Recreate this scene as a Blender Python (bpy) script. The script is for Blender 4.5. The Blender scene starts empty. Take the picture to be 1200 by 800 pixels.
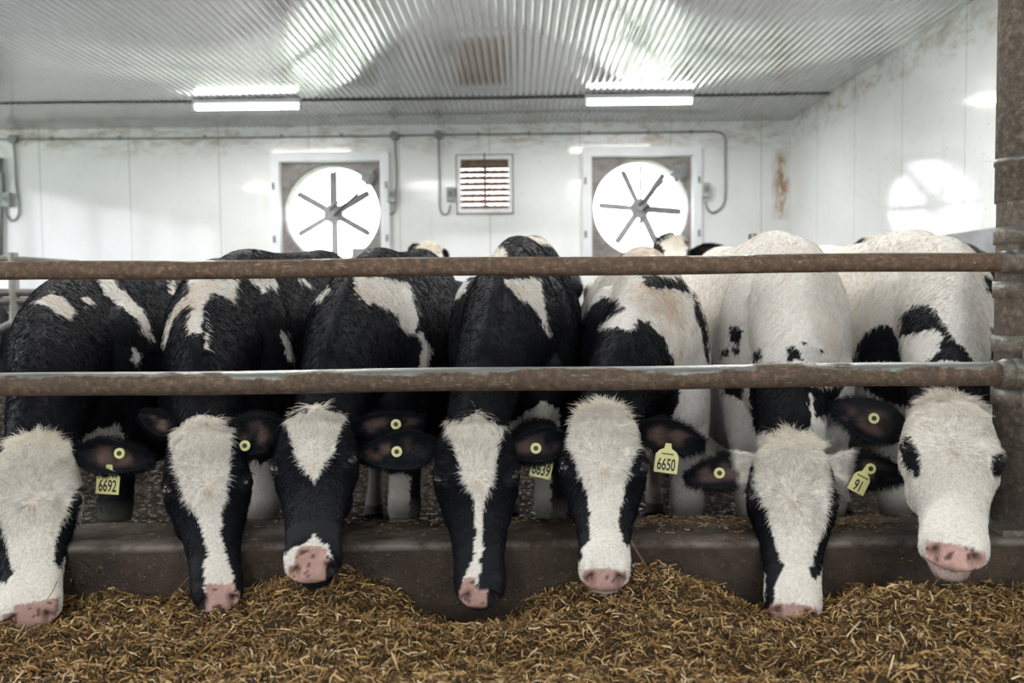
import bpy, bmesh, math, random
import numpy as np
from mathutils import Vector, Matrix, Euler

random.seed(7)
RNG = np.random.default_rng(11)
SC = bpy.context.scene
COL = SC.collection
R = math.radians

# ------------------------------------------------------------------ camera
FPX, CAMZ = 1050.0, 1.1
cam_d = bpy.data.cameras.new('camera')
cam_d.sensor_width = 36.0
cam_d.lens = FPX * 36.0 / 1200.0
cam_d.clip_end = 300
cam_d.dof.use_dof = True
cam_d.dof.focus_distance = 2.25
cam_d.dof.aperture_fstop = 3.4
cam = bpy.data.objects.new('camera', cam_d)
COL.objects.link(cam)
CAM_ROT = Matrix.Rotation(R(0.55), 3, 'Z') @ Matrix.Rotation(R(90 - 3.05), 3, 'X') @ Matrix.Rotation(R(-0.55), 3, 'Z')
cam.matrix_world = Matrix.Translation((0, 0, CAMZ)) @ CAM_ROT.to_4x4()
SC.camera = cam
ROT = np.array(CAM_ROT)

# ------------------------------------------------------------------ light
world = bpy.data.worlds.new('overcast_sky')
SC.world = world
world.use_nodes = True
wn = world.node_tree
wbg = wn.nodes['Background']
wtc = wn.nodes.new('ShaderNodeTexCoord')
wsx = wn.nodes.new('ShaderNodeSeparateXYZ')
wrp = wn.nodes.new('ShaderNodeValToRGB')
wn.links.new(wtc.outputs['Generated'], wsx.inputs[0])
wn.links.new(wsx.outputs[2], wrp.inputs[0])
wn.links.new(wrp.outputs[0], wbg.inputs[0])
wrp.color_ramp.elements[0].position = 0.0
wrp.color_ramp.elements[0].color = (0.93, 0.95, 1.0, 1)
wrp.color_ramp.elements[1].position = 0.6
wrp.color_ramp.elements[1].color = (0.84, 0.91, 1.0, 1)
wbg.inputs[1].default_value = 6.2
LAMP_W = 42.0          # watts of each fluorescent batten
SC.view_settings.view_transform = 'Standard'
SC.view_settings.look = 'None'
SC.view_settings.exposure = 0.2
SC.view_settings.gamma = 1.0
SC.view_settings.use_curve_mapping = False
SC.cycles.use_denoising = True
SC.cycles.max_bounces = 8
SC.cycles.diffuse_bounces = 4
SC.cycles.glossy_bounces = 4
SC.cycles.sample_clamp_indirect = 6.0

# ------------------------------------------------------------------ helpers
def at(px, py, depth):
    """world point at distance `depth` (metres in front) seen in direction px,py of a 1200x800 view"""
    d = ROT @ np.array([(px - 600) / FPX, -(py - 400) / FPX, -1.0])
    d = d * (depth / d[1])
    return np.array([d[0], d[1], d[2] + CAMZ])

def bearing(P):
    """bearings (in 1/FPX radians-like units) of world points as seen from the feed alley"""
    Q = (P - np.array([0, 0, CAMZ])) @ ROT
    w = np.maximum(-Q[:, 2], 1e-3)
    return np.stack([600 + FPX * Q[:, 0] / w, 400 - FPX * Q[:, 1] / w], 1), w

def tag(o, label=None, cat=None, group=None, kind=None):
    if label: o['label'] = label
    if cat: o['category'] = cat
    if group: o['group'] = group
    if kind: o['kind'] = kind
    return o

def empty(name, loc, label=None, cat=None, group=None):
    o = bpy.data.objects.new(name, None)
    COL.objects.link(o)
    o.location = loc
    o.empty_display_size = 0.1
    return tag(o, label, cat, group)

def link(name, me, mat=None, parent=None, loc=(0, 0, 0)):
    o = bpy.data.objects.new(name, me)
    COL.objects.link(o)
    if mat is not None and len(me.materials) == 0:
        me.materials.append(mat)
    o.location = loc
    if parent is not None:
        o.parent = parent
    return o

def mesh_np(name, V, faces, smooth=True):
    me = bpy.data.meshes.new(name)
    me.from_pydata([tuple(v) for v in V], [], [tuple(f) for f in faces])
    if smooth:
        me.polygons.foreach_set('use_smooth', [True] * len(me.polygons))
    me.update()
    return me

class MB:
    """collects simple solids in one mesh"""
    def __init__(self):
        self.V, self.F, self.S = [], [], []
    def add(self, V, F, smooth=False):
        n = len(self.V)
        self.V += [tuple(v) for v in V]
        self.F += [tuple(i + n for i in f) for f in F]
        self.S += [smooth] * len(F)
        return self
    def box(self, c, s, rot=None, bevel=0.0):
        c = np.array(c, float); h = np.array(s, float) / 2
        b = min(bevel, h.min() * 0.9)
        if b <= 0:
            P = np.array([[x, y, z] for x in (-1, 1) for y in (-1, 1) for z in (-1, 1)]) * h
            F = [(0, 1, 3, 2), (4, 6, 7, 5), (0, 4, 5, 1), (2, 3, 7, 6), (0, 2, 6, 4), (1, 5, 7, 3)]
        else:
            bm = bmesh.new()
            bmesh.ops.create_cube(bm, size=1)
            for v in bm.verts: v.co = Vector((v.co.x * 2 * h[0], v.co.y * 2 * h[1], v.co.z * 2 * h[2]))
            bmesh.ops.bevel(bm, geom=bm.edges[:], offset=b, segments=2, affect='EDGES', profile=0.6)
            bm.verts.index_update()
            P = np.array([v.co[:] for v in bm.verts]); F = [[v.index for v in f.verts] for f in bm.faces]
            bm.free()
        if rot is not None:
            P = P @ np.array(rot).T
        return self.add(P + c, F)
    def tube(self, pts, r, n=12, cap=True, smooth=True):
        pts = [np.array(p, float) for p in pts]
        rr = r if hasattr(r, '__len__') else [r] * len(pts)
        V, F = [], []
        up = None
        for i, p in enumerate(pts):
            t = pts[min(i + 1, len(pts) - 1)] - pts[max(i - 1, 0)]
            t = t / (np.linalg.norm(t) + 1e-12)
            if up is None:
                up = np.array([0, 0, 1.0]) if abs(t[2]) < 0.9 else np.array([1.0, 0, 0])
            a = np.cross(up, t); a /= np.linalg.norm(a)
            b = np.cross(t, a); up = b
            for k in range(n):
                q = 2 * math.pi * k / n
                V.append(p + rr[i] * (math.cos(q) * a + math.sin(q) * b))
        for i in range(len(pts) - 1):
            for k in range(n):
                F.append((i * n + k, i * n + (k + 1) % n, (i + 1) * n + (k + 1) % n, (i + 1) * n + k))
        self.add(V, F, smooth)
        if cap:
            m = len(self.V) - len(V)
            self.F += [tuple(m + k for k in reversed(range(n))), tuple(m + (len(pts) - 1) * n + k for k in range(n))]
            self.S += [False, False]
        return self
    def disc(self, c, axis, r, thick, n=24, hole=0.0):
        axis = np.array(axis, float); axis /= np.linalg.norm(axis)
        ref = np.array([0, 0, 1.0]) if abs(axis[2]) < 0.9 else np.array([1.0, 0, 0])
        a = np.cross(ref, axis); a /= np.linalg.norm(a); b = np.cross(axis, a)
        c = np.array(c, float)
        V = []
        for rad, off in ((r, -.5), (r, .5), (max(hole, 1e-4), .5), (max(hole, 1e-4), -.5)):
            for k in range(n):
                q = 2 * math.pi * k / n
                V.append(c + rad * (math.cos(q) * a + math.sin(q) * b) + axis * off * thick)
        F = []
        for s in range(4):
            s2 = (s + 1) % 4
            for k in range(n):
                F.append((s * n + k, s * n + (k + 1) % n, s2 * n + (k + 1) % n, s2 * n + k))
        return self.add(V, F)
    def build(self, name, mat, parent=None, loc=(0, 0, 0)):
        me = bpy.data.meshes.new(name)
        L = np.array(loc, float)
        me.from_pydata([tuple(np.array(v) - L) for v in self.V], [], self.F)
        me.polygons.foreach_set('use_smooth', self.S)
        bm = bmesh.new(); bm.from_mesh(me)
        bmesh.ops.recalc_face_normals(bm, faces=bm.faces[:])
        bm.to_mesh(me); bm.free()
        me.update()
        pl = np.array(parent.matrix_world.translation) if parent is not None else np.zeros(3)
        if parent is not None:
            bpy.context.view_layer.update()
            pl = np.array(parent.matrix_world.translation)
        return link(name, me, mat, parent, tuple(L - pl))

# ------------------------------------------------------------------ materials
class NT:
    def __init__(self, name):
        self.m = bpy.data.materials.new(name); self.m.use_nodes = True
        self.t = self.m.node_tree
        self.b = self.t.nodes['Principled BSDF']
        self.tc = None
    def n(self, typ, **kw):
        x = self.t.nodes.new(typ)
        for k, v in kw.items():
            if hasattr(x, k): setattr(x, k, v)
            else: x.inputs[k].default_value = v
        return x
    def l(self, a, b): self.t.links.new(a, b)
    def co(self):
        if self.tc is None: self.tc = self.n('ShaderNodeTexCoord')
        return self.tc.outputs['Object']
    def noise(self, scale, detail=4, rough=.6, stretch=None, out='Fac', dist=0):
        x = self.n('ShaderNodeTexNoise')
        x.inputs['Scale'].default_value = scale; x.inputs['Detail'].default_value = detail
        x.inputs['Roughness'].default_value = rough; x.inputs['Distortion'].default_value = dist
        if stretch:
            mp = self.n('ShaderNodeMapping'); mp.inputs['Scale'].default_value = stretch
            self.l(self.co(), mp.inputs[0]); self.l(mp.outputs[0], x.inputs['Vector'])
        else: self.l(self.co(), x.inputs['Vector'])
        return x.outputs[out]
    def ramp(self, fac, stops, interp='LINEAR'):
        x = self.n('ShaderNodeValToRGB'); e = x.color_ramp.elements
        x.color_ramp.interpolation = interp
        while len(e) < len(stops): e.new(0.5)
        for i, (p, c) in enumerate(stops):
            e[i].position = p
            e[i].color = (c, c, c, 1) if not hasattr(c, '__len__') else (*c[:3], 1)
        self.l(fac, x.inputs[0]); return x.outputs[0]
    def mix(self, fac, a, b, mode='MIX'):
        x = self.n('ShaderNodeMix', data_type='RGBA', blend_type=mode)
        for s, v in ((0, fac), (6, a), (7, b)):
            if hasattr(v, 'node'): self.l(v, x.inputs[s])
            else: x.inputs[s].default_value = v if s == 0 else (*v[:3], 1)
        return x.outputs[2]
    def math(self, op, a, b=0.0, clamp=False):
        x = self.n('ShaderNodeMath', operation=op, use_clamp=clamp)
        for s, v in ((0, a), (1, b)):
            if hasattr(v, 'node'): self.l(v, x.inputs[s])
            else: x.inputs[s].default_value = v
        return x.outputs[0]
    def xyz(self):
        x = self.n('ShaderNodeSeparateXYZ'); self.l(self.co(), x.inputs[0]); return x.outputs
    def bump(self, h, strength=.3, dist=.01):
        x = self.n('ShaderNodeBump'); x.inputs['Strength'].default_value = strength
        x.inputs['Distance'].default_value = dist
        self.l(h, x.inputs['Height']); self.l(x.outputs[0], self.b.inputs['Normal'])
    def set(self, **kw):
        names = {'color': 'Base Color', 'rough': 'Roughness', 'metal': 'Metallic', 'spec': 'Specular IOR Level',
                 'coat': 'Coat Weight', 'coatr': 'Coat Roughness', 'sheen': 'Sheen Weight', 'emit': 'Emission Color',
                 'emits': 'Emission Strength', 'sss': 'Subsurface Weight', 'trans': 'Transmission Weight'}
        for k, v in kw.items():
            s = self.b.inputs[names[k]]
            if hasattr(v, 'node'): self.l(v, s)
            elif hasattr(v, '__len__'): s.default_value = (*v[:3], 1)
            else: s.default_value = v
        return self.m

def simple(name, c, rough=.5, metal=0.0, var=.15, scale=20, bump=.0):
    t = NT(name)
    n = t.noise(scale)
    c2 = tuple(x * (1 - var) for x in c); c1 = tuple(min(1, x * (1 + var)) for x in c)
    t.set(color=t.ramp(n, [(.3, c2), (.7, c1)]), rough=rough, metal=metal)
    if bump: t.bump(n, bump)
    return t.m

M = {}
# white glossy wall panels: seams every 1.2 m, brown dirt and cobweb stains
def panel_mat(name, axis, off, zc):
    t = NT(name)
    X = t.xyz()
    s = t.math('FRACT', t.math('DIVIDE', t.math('SUBTRACT', X[axis], off), 1.2))
    seam = t.math('LESS_THAN', s, .014)
    speck = t.ramp(t.noise(34, 2, .5), [(.68, 0), (.73, 1)])
    fog = t.noise(1.1, 5, .65)
    base = t.ramp(fog, [(.3, (.77, .78, .76)), (.7, (.85, .86, .85))])
    drip = t.noise(1.0, 5, .7, stretch=(9, 9, 1.1))
    base = t.mix(t.math('MULTIPLY', t.ramp(drip, [(.58, 0), (.72, 1)]), .22), base, (.52, .44, .32))
    # cobwebs and dust under the ceiling
    cob = t.noise(1.0, 8, .78, stretch=(3.2, 3.2, 8), dist=.7)
    hgt = t.math('MULTIPLY', t.math('SUBTRACT', X[2], zc - .46), 4.5, True)
    cobm = t.math('MULTIPLY', t.ramp(cob, [(.46, 0), (.66, .9)]), hgt, True)
    base = t.mix(t.math('MULTIPLY', cobm, .85), base, (.36, .25, .14))
    base = t.mix(t.math('MULTIPLY', speck, .5), base, (.28, .2, .12))
    base = t.mix(t.math('MULTIPLY', seam, .45), base, (.33, .31, .27))
    t.set(color=base, rough=t.ramp(fog, [(.3, .05), (.75, .14)]), spec=.5)
    t.bump(t.math('ADD', t.noise(2.0, 3), t.math('MULTIPLY', t.noise(60, 2), .04)), .12, .02)
    return t
tb = panel_mat('white_panel_back', 0, -9.36 + .56, 3.37)
M['wall_back'] = tb.m
X = tb.xyz()      # the brown run of dirt down the corner
cx = tb.math('SUBTRACT', 1.0, tb.math('ABSOLUTE', tb.math('DIVIDE', tb.math('SUBTRACT', X[0], 3.47), .14)), True)
cz = tb.math('SUBTRACT', 1.0, tb.math('ABSOLUTE', tb.math('DIVIDE', tb.math('SUBTRACT', X[2], 2.52), .48)), True)
runm = tb.math('MULTIPLY', tb.math('MULTIPLY', cx, tb.math('POWER', cz, .5)), tb.ramp(tb.noise(1, 5, .7, stretch=(14, 14, 5)), [(.38, .2), (.6, 1.9)]), True)
old = tb.b.inputs['Base Color'].links[0].from_socket
tb.l(tb.mix(runm, old, (.33, .2, .09)), tb.b.inputs['Base Color'])
M['wall_side'] = panel_mat('white_panel_side', 1, 12.0 - 9.6 + .14 - .01, 3.40).m

t = NT('corrugated_metal')
g = t.noise(.7, 5, .6)
sp = t.ramp(t.noise(9, 3, .6), [(.66, 0), (.72, 1)])
base = t.ramp(g, [(.3, (.50, .50, .51)), (.7, (.64, .64, .65))])
base = t.mix(t.math('MULTIPLY', sp, .35), base, (.16, .12, .08))
t.set(color=base, metal=.62, rough=t.ramp(g, [(.3, .045), (.7, .10)]))
M['corrugated'] = t.m

t = NT('wet_slatted_floor')
g = t.noise(5, 6, .65); g2 = t.noise(22, 4, .6)
w_ = t.ramp(t.noise(26, 5, .7), [(.41, 1), (.44, 0)])
t.set(color=t.ramp(g, [(.3, (.008, .007, .006)), (.7, (.04, .032, .025))]), rough=t.mix(w_, (.95, .95, .95), (.06, .06, .06)), spec=t.math('MULTIPLY', w_, .8))
t.bump(t.math('ADD', g, t.math('MULTIPLY', g2, .5)), .9, .05)
M['floor'] = t.m

t = NT('dirty_concrete')
g = t.noise(6, 8, .7); g2 = t.noise(70, 4, .65)
c = t.ramp(g, [(.3, (.020, .013, .009)), (.55, (.050, .034, .024)), (.75, (.10, .070, .048))])
c = t.mix(t.math('MULTIPLY', t.ramp(g2, [(.62, 0), (.74, 1)]), .5), c, (.25, .18, .12))
X = t.xyz()
ez = t.math('SUBTRACT', 1.0, t.math('MULTIPLY', t.math('ABSOLUTE', t.math('SUBTRACT', X[2], .507)), 90.0), True)
c = t.mix(t.math('MULTIPLY', ez, t.ramp(t.noise(8, 5, .7), [(.42, 0), (.62, .6)])), c, (.34, .30, .26))
c = t.mix(t.math('MULTIPLY', t.ramp(t.noise(190, 3, .6), [(.66, 0), (.72, 1)]), .6), c, (.36, .24, .12))
t.set(color=c, rough=t.ramp(g, [(.3, .45), (.7, .85)]), spec=.35)
t.bump(t.math('ADD', g, t.math('MULTIPLY', g2, .6)), .8, .02)
M['curb'] = t.m
M['concrete'] = simple('grey_concrete', (.32, .33, .34), .75, 0, .2, 6, .2)

# galvanised pipe, rusty and caked with dirt on its sides and underside
def pipe_mat(name, rust, galv, split):
    t = NT(name)
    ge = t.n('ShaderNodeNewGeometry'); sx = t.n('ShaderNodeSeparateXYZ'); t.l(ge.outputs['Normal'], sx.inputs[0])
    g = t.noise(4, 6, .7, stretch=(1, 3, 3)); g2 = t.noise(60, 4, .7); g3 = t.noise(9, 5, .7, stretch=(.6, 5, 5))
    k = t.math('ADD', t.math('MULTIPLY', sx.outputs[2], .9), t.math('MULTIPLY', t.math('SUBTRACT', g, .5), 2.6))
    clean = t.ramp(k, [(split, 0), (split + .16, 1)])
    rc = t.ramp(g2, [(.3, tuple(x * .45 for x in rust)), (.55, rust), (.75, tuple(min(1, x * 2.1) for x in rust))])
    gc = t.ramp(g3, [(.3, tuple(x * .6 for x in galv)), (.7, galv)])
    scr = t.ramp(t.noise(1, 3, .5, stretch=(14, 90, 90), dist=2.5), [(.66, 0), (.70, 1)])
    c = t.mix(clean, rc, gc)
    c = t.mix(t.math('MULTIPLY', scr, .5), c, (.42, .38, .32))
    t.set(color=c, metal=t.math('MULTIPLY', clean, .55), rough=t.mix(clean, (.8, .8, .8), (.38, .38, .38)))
    t.bump(t.math('ADD', g2, g), .35, .004)
    return t.m
M['rail_low'] = pipe_mat('rusty_galvanised_rail', (.125, .085, .055), (.36, .38, .36), .52)
M['rail_up'] = pipe_mat('brown_rusty_rail', (.15, .095, .06), (.30, .29, .26), .92)
M['post'] = pipe_mat('weathered_steel_post', (.16, .13, .10), (.27, .27, .24), .15)
M['galv'] = simple('galvanised_pipe', (.15, .145, .13), .5, .4, .25, 12)
M['white_metal'] = simple('white_fan_frame', (.80, .82, .84), .4, 0, .06, 4)
M['housing'] = simple('dusty_fan_housing', (.24, .22, .21), .55, .3, .35, 8, .2)
M['blade'] = simple('dusty_fan_blade', (.34, .33, .34), .5, .2, .2, 10)
M['brown'] = simple('dusty_brown_louvre', (.20, .13, .08), .7, 0, .4, 14)
M['box'] = simple('grey_switch_box', (.38, .42, .38), .5, 0, .1, 10)
M['conduit'] = simple('grey_conduit', (.25, .27, .26), .5, .1, .25, 10)
M['dark'] = simple('dark_plastic', (.03, .03, .03), .5)
M['grass'] = simple('outdoor_lawn', (.50, .54, .40), .9, 0, .5, 1.1)
t = NT('yellow_ear_tag'); t.set(color=(.74, .70, .30), rough=.45, sss=0.0); M['tag'] = t.m
t = NT('black_tag_ink'); t.set(color=(.02, .02, .03), rough=.6); M['ink'] = t.m
t = NT('wet_dark_eye'); t.set(color=(.012, .009, .010), rough=.12, spec=.5); M['eye'] = t.m
t = NT('tube_light'); t.set(color=(.9, .9, .9), emit=(1, .99, .97), emits=7.0); M['tube'] = t.m

# cow coat: the colour of every spot of the hide is stored on the mesh itself
def coat_mat(name, hair):
    t = NT(name)
    a = t.n('ShaderNodeAttribute', attribute_name='coat'); a.attribute_type = 'GEOMETRY'
    if hair:
        t.set(color=a.outputs['Color'], rough=.6, spec=.05)
    else:
        g = t.noise(160, 3, .6)
        c = t.mix(.35, a.outputs['Color'], t.ramp(g, [(.3, .55), (.7, 1.35)]), 'MULTIPLY')
        t.set(color=c, rough=.62, spec=.2)
        t.bump(t.noise(1, 3, .6, stretch=(260, 260, 60)), .35, .004)
    return t.m
M['coat'] = coat_mat('cow_hide', False)
M['hair'] = coat_mat('cow_hair', True)
t = NT('chopped_feed')
a = t.n('ShaderNodeAttribute', attribute_name='straw'); a.attribute_type = 'GEOMETRY'
t.set(color=a.outputs['Color'], rough=.55, spec=.35); M['straw'] = t.m
t = NT('feed_bed')
g = t.noise(60, 6, .75)
t.set(color=t.ramp(g, [(.3, (.035, .022, .01)), (.6, (.14, .09, .04)), (.8, (.3, .2, .09))]), rough=.9)
t.bump(g, 1.0, .02); M['bed'] = t.m

#SETTING
# ------------------------------------------------------------------ the barn
WALLY, WALLX, CEIL, SEAM_Y = 12.0, 3.6, 3.37, 10.5
XL, YB = -9.5, -4.5
def struct(o): o['kind'] = 'structure'; return o
struct(MB().box(((XL + WALLX) / 2, (2.3 + WALLY) / 2, -.05), (WALLX - XL, WALLY - 2.3, .1)).build('floor', M['floor']))
struct(MB().box(((XL + WALLX) / 2, (YB + 2.09) / 2, .02), (WALLX - XL, 2.09 - YB, .24)).build('floor_feed_alley', M['concrete']))
# curb between the alley and the pen: slightly worn top edge
CB_F, CB_B, CB_T = 2.08, 2.31, .514
cb = MB()
xs = np.linspace(XL, WALLX, 260)
prof = [(CB_F, -.05), (CB_F, CB_T - .02), (CB_F + .006, CB_T - .007), (CB_F + .02, CB_T), (CB_B - .015, CB_T + .001), (CB_B, CB_T - .012), (CB_B, -.05)]
V = []
for x in xs:
    for (y, z) in prof:
        w = .004 * math.sin(x * 7.1) + .003 * math.sin(x * 23 + 1)
        V.append((x, y + (w if y < CB_F + .03 else 0), z + (.6 * w if z > .3 else 0)))
n = len(prof)
F = [(i * n + k, i * n + k + 1, (i + 1) * n + k + 1, (i + 1) * n + k) for i in range(len(xs) - 1) for k in range(n - 1)]
cb.add(V, F, True)
struct(cb.build('trim_1', M['curb']))

# back wall with three openings (two fans, one vent)
def pxx(px, d=WALLY): return at(px, 250, d)[0]
def pzz(py, px, d=WALLY): return at(px, py, d)[2]
FANS = [(pxx(388), pzz(249, 388)), (pxx(752), pzz(243, 752))]
HOLE = .66
VX, VZ, VW, VH = pxx(568.5), pzz(216, 568), .32, .33
holes = [(fx - HOLE, fx + HOLE, fz - HOLE, fz + HOLE) for fx, fz in FANS] + [(VX - VW, VX + VW, VZ - VH, VZ + VH)]
xb = sorted({XL - .2, WALLX + .2} | {h[0] for h in holes} | {h[1] for h in holes})
wb = MB()
for a, b in zip(xb[:-1], xb[1:]):
    mids = [h for h in holes if h[0] <= (a + b) / 2 <= h[1]]
    zs = [0, CEIL + .3]
    if mids:
        for z0, z1 in ((-.05, mids[0][2]), (mids[0][3], CEIL + .3)):
            wb.box(((a + b) / 2, WALLY + .1, (z0 + z1) / 2), (b - a, .2, z1 - z0))
    else:
        wb.box(((a + b) / 2, WALLY + .1, (CEIL + .25) / 2), (b - a, .2, CEIL + .35))
struct(wb.build('wall_back', M['wall_back']))
struct(MB().box((WALLX + .1, (YB + WALLY) / 2, (CEIL + .3) / 2), (.2, WALLY - YB, CEIL + .4)).build('wall_right', M['wall_side']))
struct(MB().box((WALLX - .03, (YB + WALLY) / 2, .78), (.06, WALLY - YB, 1.56), bevel=.01).build('trim_2', M['concrete']))
# left side: low wall, open curtain side above
struct(MB().box((XL - .1, (YB + WALLY) / 2, .5), (.2, WALLY - YB, 1.1)).build('wall_left', M['concrete']))
struct(MB().box(((XL + WALLX) / 2, YB - .1, .6), (WALLX - XL, .2, 1.3)).box(((XL + WALLX) / 2, YB - .1, 3.2), (WALLX - XL, .2, .5)).box((-6.1, YB - .1, 2.1), (6.8, .2, 1.75)).box((3.0, YB - .1, 2.1), (1.4, .2, 1.75)).build('wall_rear_unseen', M['wall_back']))  # unseen wall added to limit rear light, opening sized for the faces
lp = MB()
for y in np.arange(YB, WALLY + .1, 2.75):
    lp.box((XL - .1, y, 2.2), (.16, .16, 2.5))
lp.box((XL - .1, (YB + WALLY) / 2, 3.34), (.2, WALLY - YB, .3))
struct(lp.build('trim_3', M['white_metal']))

def corrugated(name, x0, x1, y0, y1, z, pitch=.072, amp=.010):
    # ribbed sheet: broad flats, narrow raised ribs with sloping sides
    uu = [0, .10, .30, .48, .55, .585, .62, .74, .86, .895, .93]; hh = [.02, 0, .02, .02, .10, .45, .92, 1.0, .92, .5, .10]
    cells = int((x1 - x0) / pitch)
    xs = np.array([x0 + (c + u) * pitch for c in range(cells + 1) for u in uu]); nx = len(xs)
    zs = z + amp * np.array([h for c in range(cells + 1) for h in hh]) + .003 * np.sin(xs * 2.1)
    xs = np.minimum(xs, x1)
    ys = np.concatenate([[y0, y0 + .01], np.linspace(y0 + .02, y1 - .02, 10), [y1 - .01, y1 - .002, y1]])
    V = np.array([(x, y, zz + .004 * math.sin(y * 1.7 + x * .6)) for x, zz in zip(xs, zs) for y in ys])
    m = len(ys)
    F = [(i * m + k, i * m + k + 1, (i + 1) * m + k + 1, (i + 1) * m + k) for i in range(nx - 1) for k in range(m - 1)]
    me = mesh_np(name, V, F)
    o = link(name, me, M['corrugated'])
    s = o.modifiers.new('thick', 'SOLIDIFY'); s.thickness = .004; s.offset = 1
    return struct(o)
corrugated('ceiling', XL, WALLX, YB, SEAM_Y + .05, CEIL)
corrugated('ceiling_far', XL, WALLX, SEAM_Y, WALLY, CEIL - .022)
struct(MB().box(((XL + WALLX) / 2, (YB + WALLY) / 2, CEIL + .35), (WALLX - XL + .6, WALLY - YB + .4, .1)).build('ceiling_roof_deck', M['concrete']))
gr = struct(MB().box((0, 30, -.3), (120, 120, .1)).build('ground', M['grass']))

# fans
def make_fan(fx, fz, rot, which):
    label = {0: 'white-framed wall exhaust fan, the left one of the two, left of the small louvred vent',
             1: 'white-framed wall exhaust fan, the right one of the two, nearer the right wall'}[which]
    r = empty('exhaust_fan', (fx, WALLY, fz - HOLE), label, 'fan', 'exhaust fans in the far wall')
    f = MB(); o, wd = HOLE + .11, .12
    for sx in (-1, 1):
        f.box((fx + sx * (o - wd / 2 + .02), WALLY - .03, fz), (wd, .06, 2 * o), bevel=.006)
        f.box((fx, WALLY - .03, fz + sx * (o - wd / 2 + .02)), (2 * o, .058, wd), bevel=.006)
    f.build('frame', M['white_metal'], r)
    for sx in (-1, 1):
        for sz in (-.35, .35):
            MB().box((fx + sx * (HOLE + .09), WALLY - .065, fz + sz), (.03, .015, .09), bevel=.003).build('clip', M['housing'], r)
    # square plate with a round mouth
    h = MB(); nseg = 64; rad = .63; y0 = WALLY + .05
    V, F = [], []
    for k in range(nseg):
        q = 2 * math.pi * k / nseg
        c, s = math.cos(q), math.sin(q); m = max(abs(c), abs(s))
        V += [(fx + HOLE * c / m, y0, fz + HOLE * s / m), (fx + rad * 1.03 * c, y0, fz + rad * 1.03 * s), (fx + rad * c, y0 + .03, fz + rad * s), (fx + rad * c, y0 + .3, fz + rad * s)]
    for k in range(nseg):
        j = (k + 1) % nseg
        for e in range(3): F.append((k * 4 + e, j * 4 + e, j * 4 + e + 1, k * 4 + e + 1))
    h.add(V, F)
    h.build('housing', M['housing'], r)
    hub = MB().disc((fx, y0 + .10, fz), (0, 1, 0), .13, .05, 24).disc((fx, y0 + .07, fz), (0, 1, 0), .04, .06, 16)
    for k in range(6):
        q = math.radians(rot + 60 * k + 30)
        hub.disc((fx + .085 * math.sin(q), y0 + .068, fz + .085 * math.cos(q)), (0, 1, 0), .02, .02, 8)
    hub.build('hub', M['blade'], r)
    for k in range(6):
        q = math.radians(rot + 60 * k)
        d = np.array([math.sin(q), 0, math.cos(q)]); sd = np.array([math.cos(q), 0, -math.sin(q)]); yy = np.array([0, 1.0, 0])
        V, F = [], []
        N = 10
        for i in range(N):
            u = i / (N - 1); rr = .06 + u * .50
            tw = math.radians(42 - 18 * u); w = .056 - .008 * u
            if i == N - 1: w *= .85
            wv = sd * math.cos(tw) + yy * math.sin(tw); nv = -sd * math.sin(tw) + yy * math.cos(tw)
            c = np.array([fx, y0 + .12, fz]) + d * rr
            V += [c - wv * w, c + nv * .006, c + wv * w, c - nv * .001]
        for i in range(N - 1):
            for e in range(4): F.append((i * 4 + e, i * 4 + (e + 1) % 4, (i + 1) * 4 + (e + 1) % 4, (i + 1) * 4 + e))
        F += [(0, 1, 2, 3), tuple((N - 1) * 4 + e for e in (3, 2, 1, 0))]
        MB().add(V, F, False).build('fan_blade', M['blade'], r)
    # motor, bracket and belt in the upper right corner
    mx, mz = fx + .50, fz + .46
    MB().tube([(mx, y0 - .09, mz), (mx, y0 + .14, mz)], .09, 20).disc((mx, y0 - .10, mz), (0, 1, 0), .05, .03).box((mx + .02, y0 + .03, mz + .09), (.14, .12, .03)).build('motor', M['conduit'], r)
    MB().tube([(mx - .035, y0 - .01, mz + .035), (fx - .03, y0 + .02, fz + .035)], .013, 6).tube([(mx + .035, y0 - .01, mz - .035), (fx + .03, y0 + .02, fz - .035)], .016, 6).build('drive_belt', M['dark'], r)
    MB().box((fx + .02, y0 + .2, fz), (.035, .03, 1.19)).build('bracket', M['housing'], r)
make_fan(*FANS[0], 0, 0)
make_fan(*FANS[1], -25, 1)

# louvred vent
v = empty('louvred_vent', (VX, WALLY, VZ - VH), 'small square brown louvred vent with motor bar, in the far wall between the two fans', 'vent')
f = MB()
for s in (-1, 1):
    f.box((VX + s * (VW + .03), WALLY - .015, VZ), (.07, .03, 2 * VH + .13), bevel=.004).box((VX, WALLY - .015, VZ + s * (VH + .03)), (2 * VW, .03, .07), bevel=.004)
f.build('frame', M['wall_side'], v)
f = MB()
for s in (-1, 1):
    f.tube([(VX + s * (VW + .055), WALLY - .04, VZ - VH - .06), (VX + s * (VW + .055), WALLY - .04, VZ + VH + .06)], .006, 6)
    f.tube([(VX - VW - .055, WALLY - .04, VZ + s * (VH + .055)), (VX + VW + .055, WALLY - .04, VZ + s * (VH + .055))], .006, 6)
f.tube([(VX, WALLY - .04, VZ + VH - .1), (VX, WALLY - .04, VZ + VH + .08)], .009, 6)
f.build('guard_bar', M['brown'], v)
f = MB()
f.box((VX, WALLY + .09, VZ + VH - .05), (2 * VW, .05, .12)).box((VX, WALLY + .06, VZ), (.035, .02, 2 * VH))
f.build('motor_bar', M['brown'], v)
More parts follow.
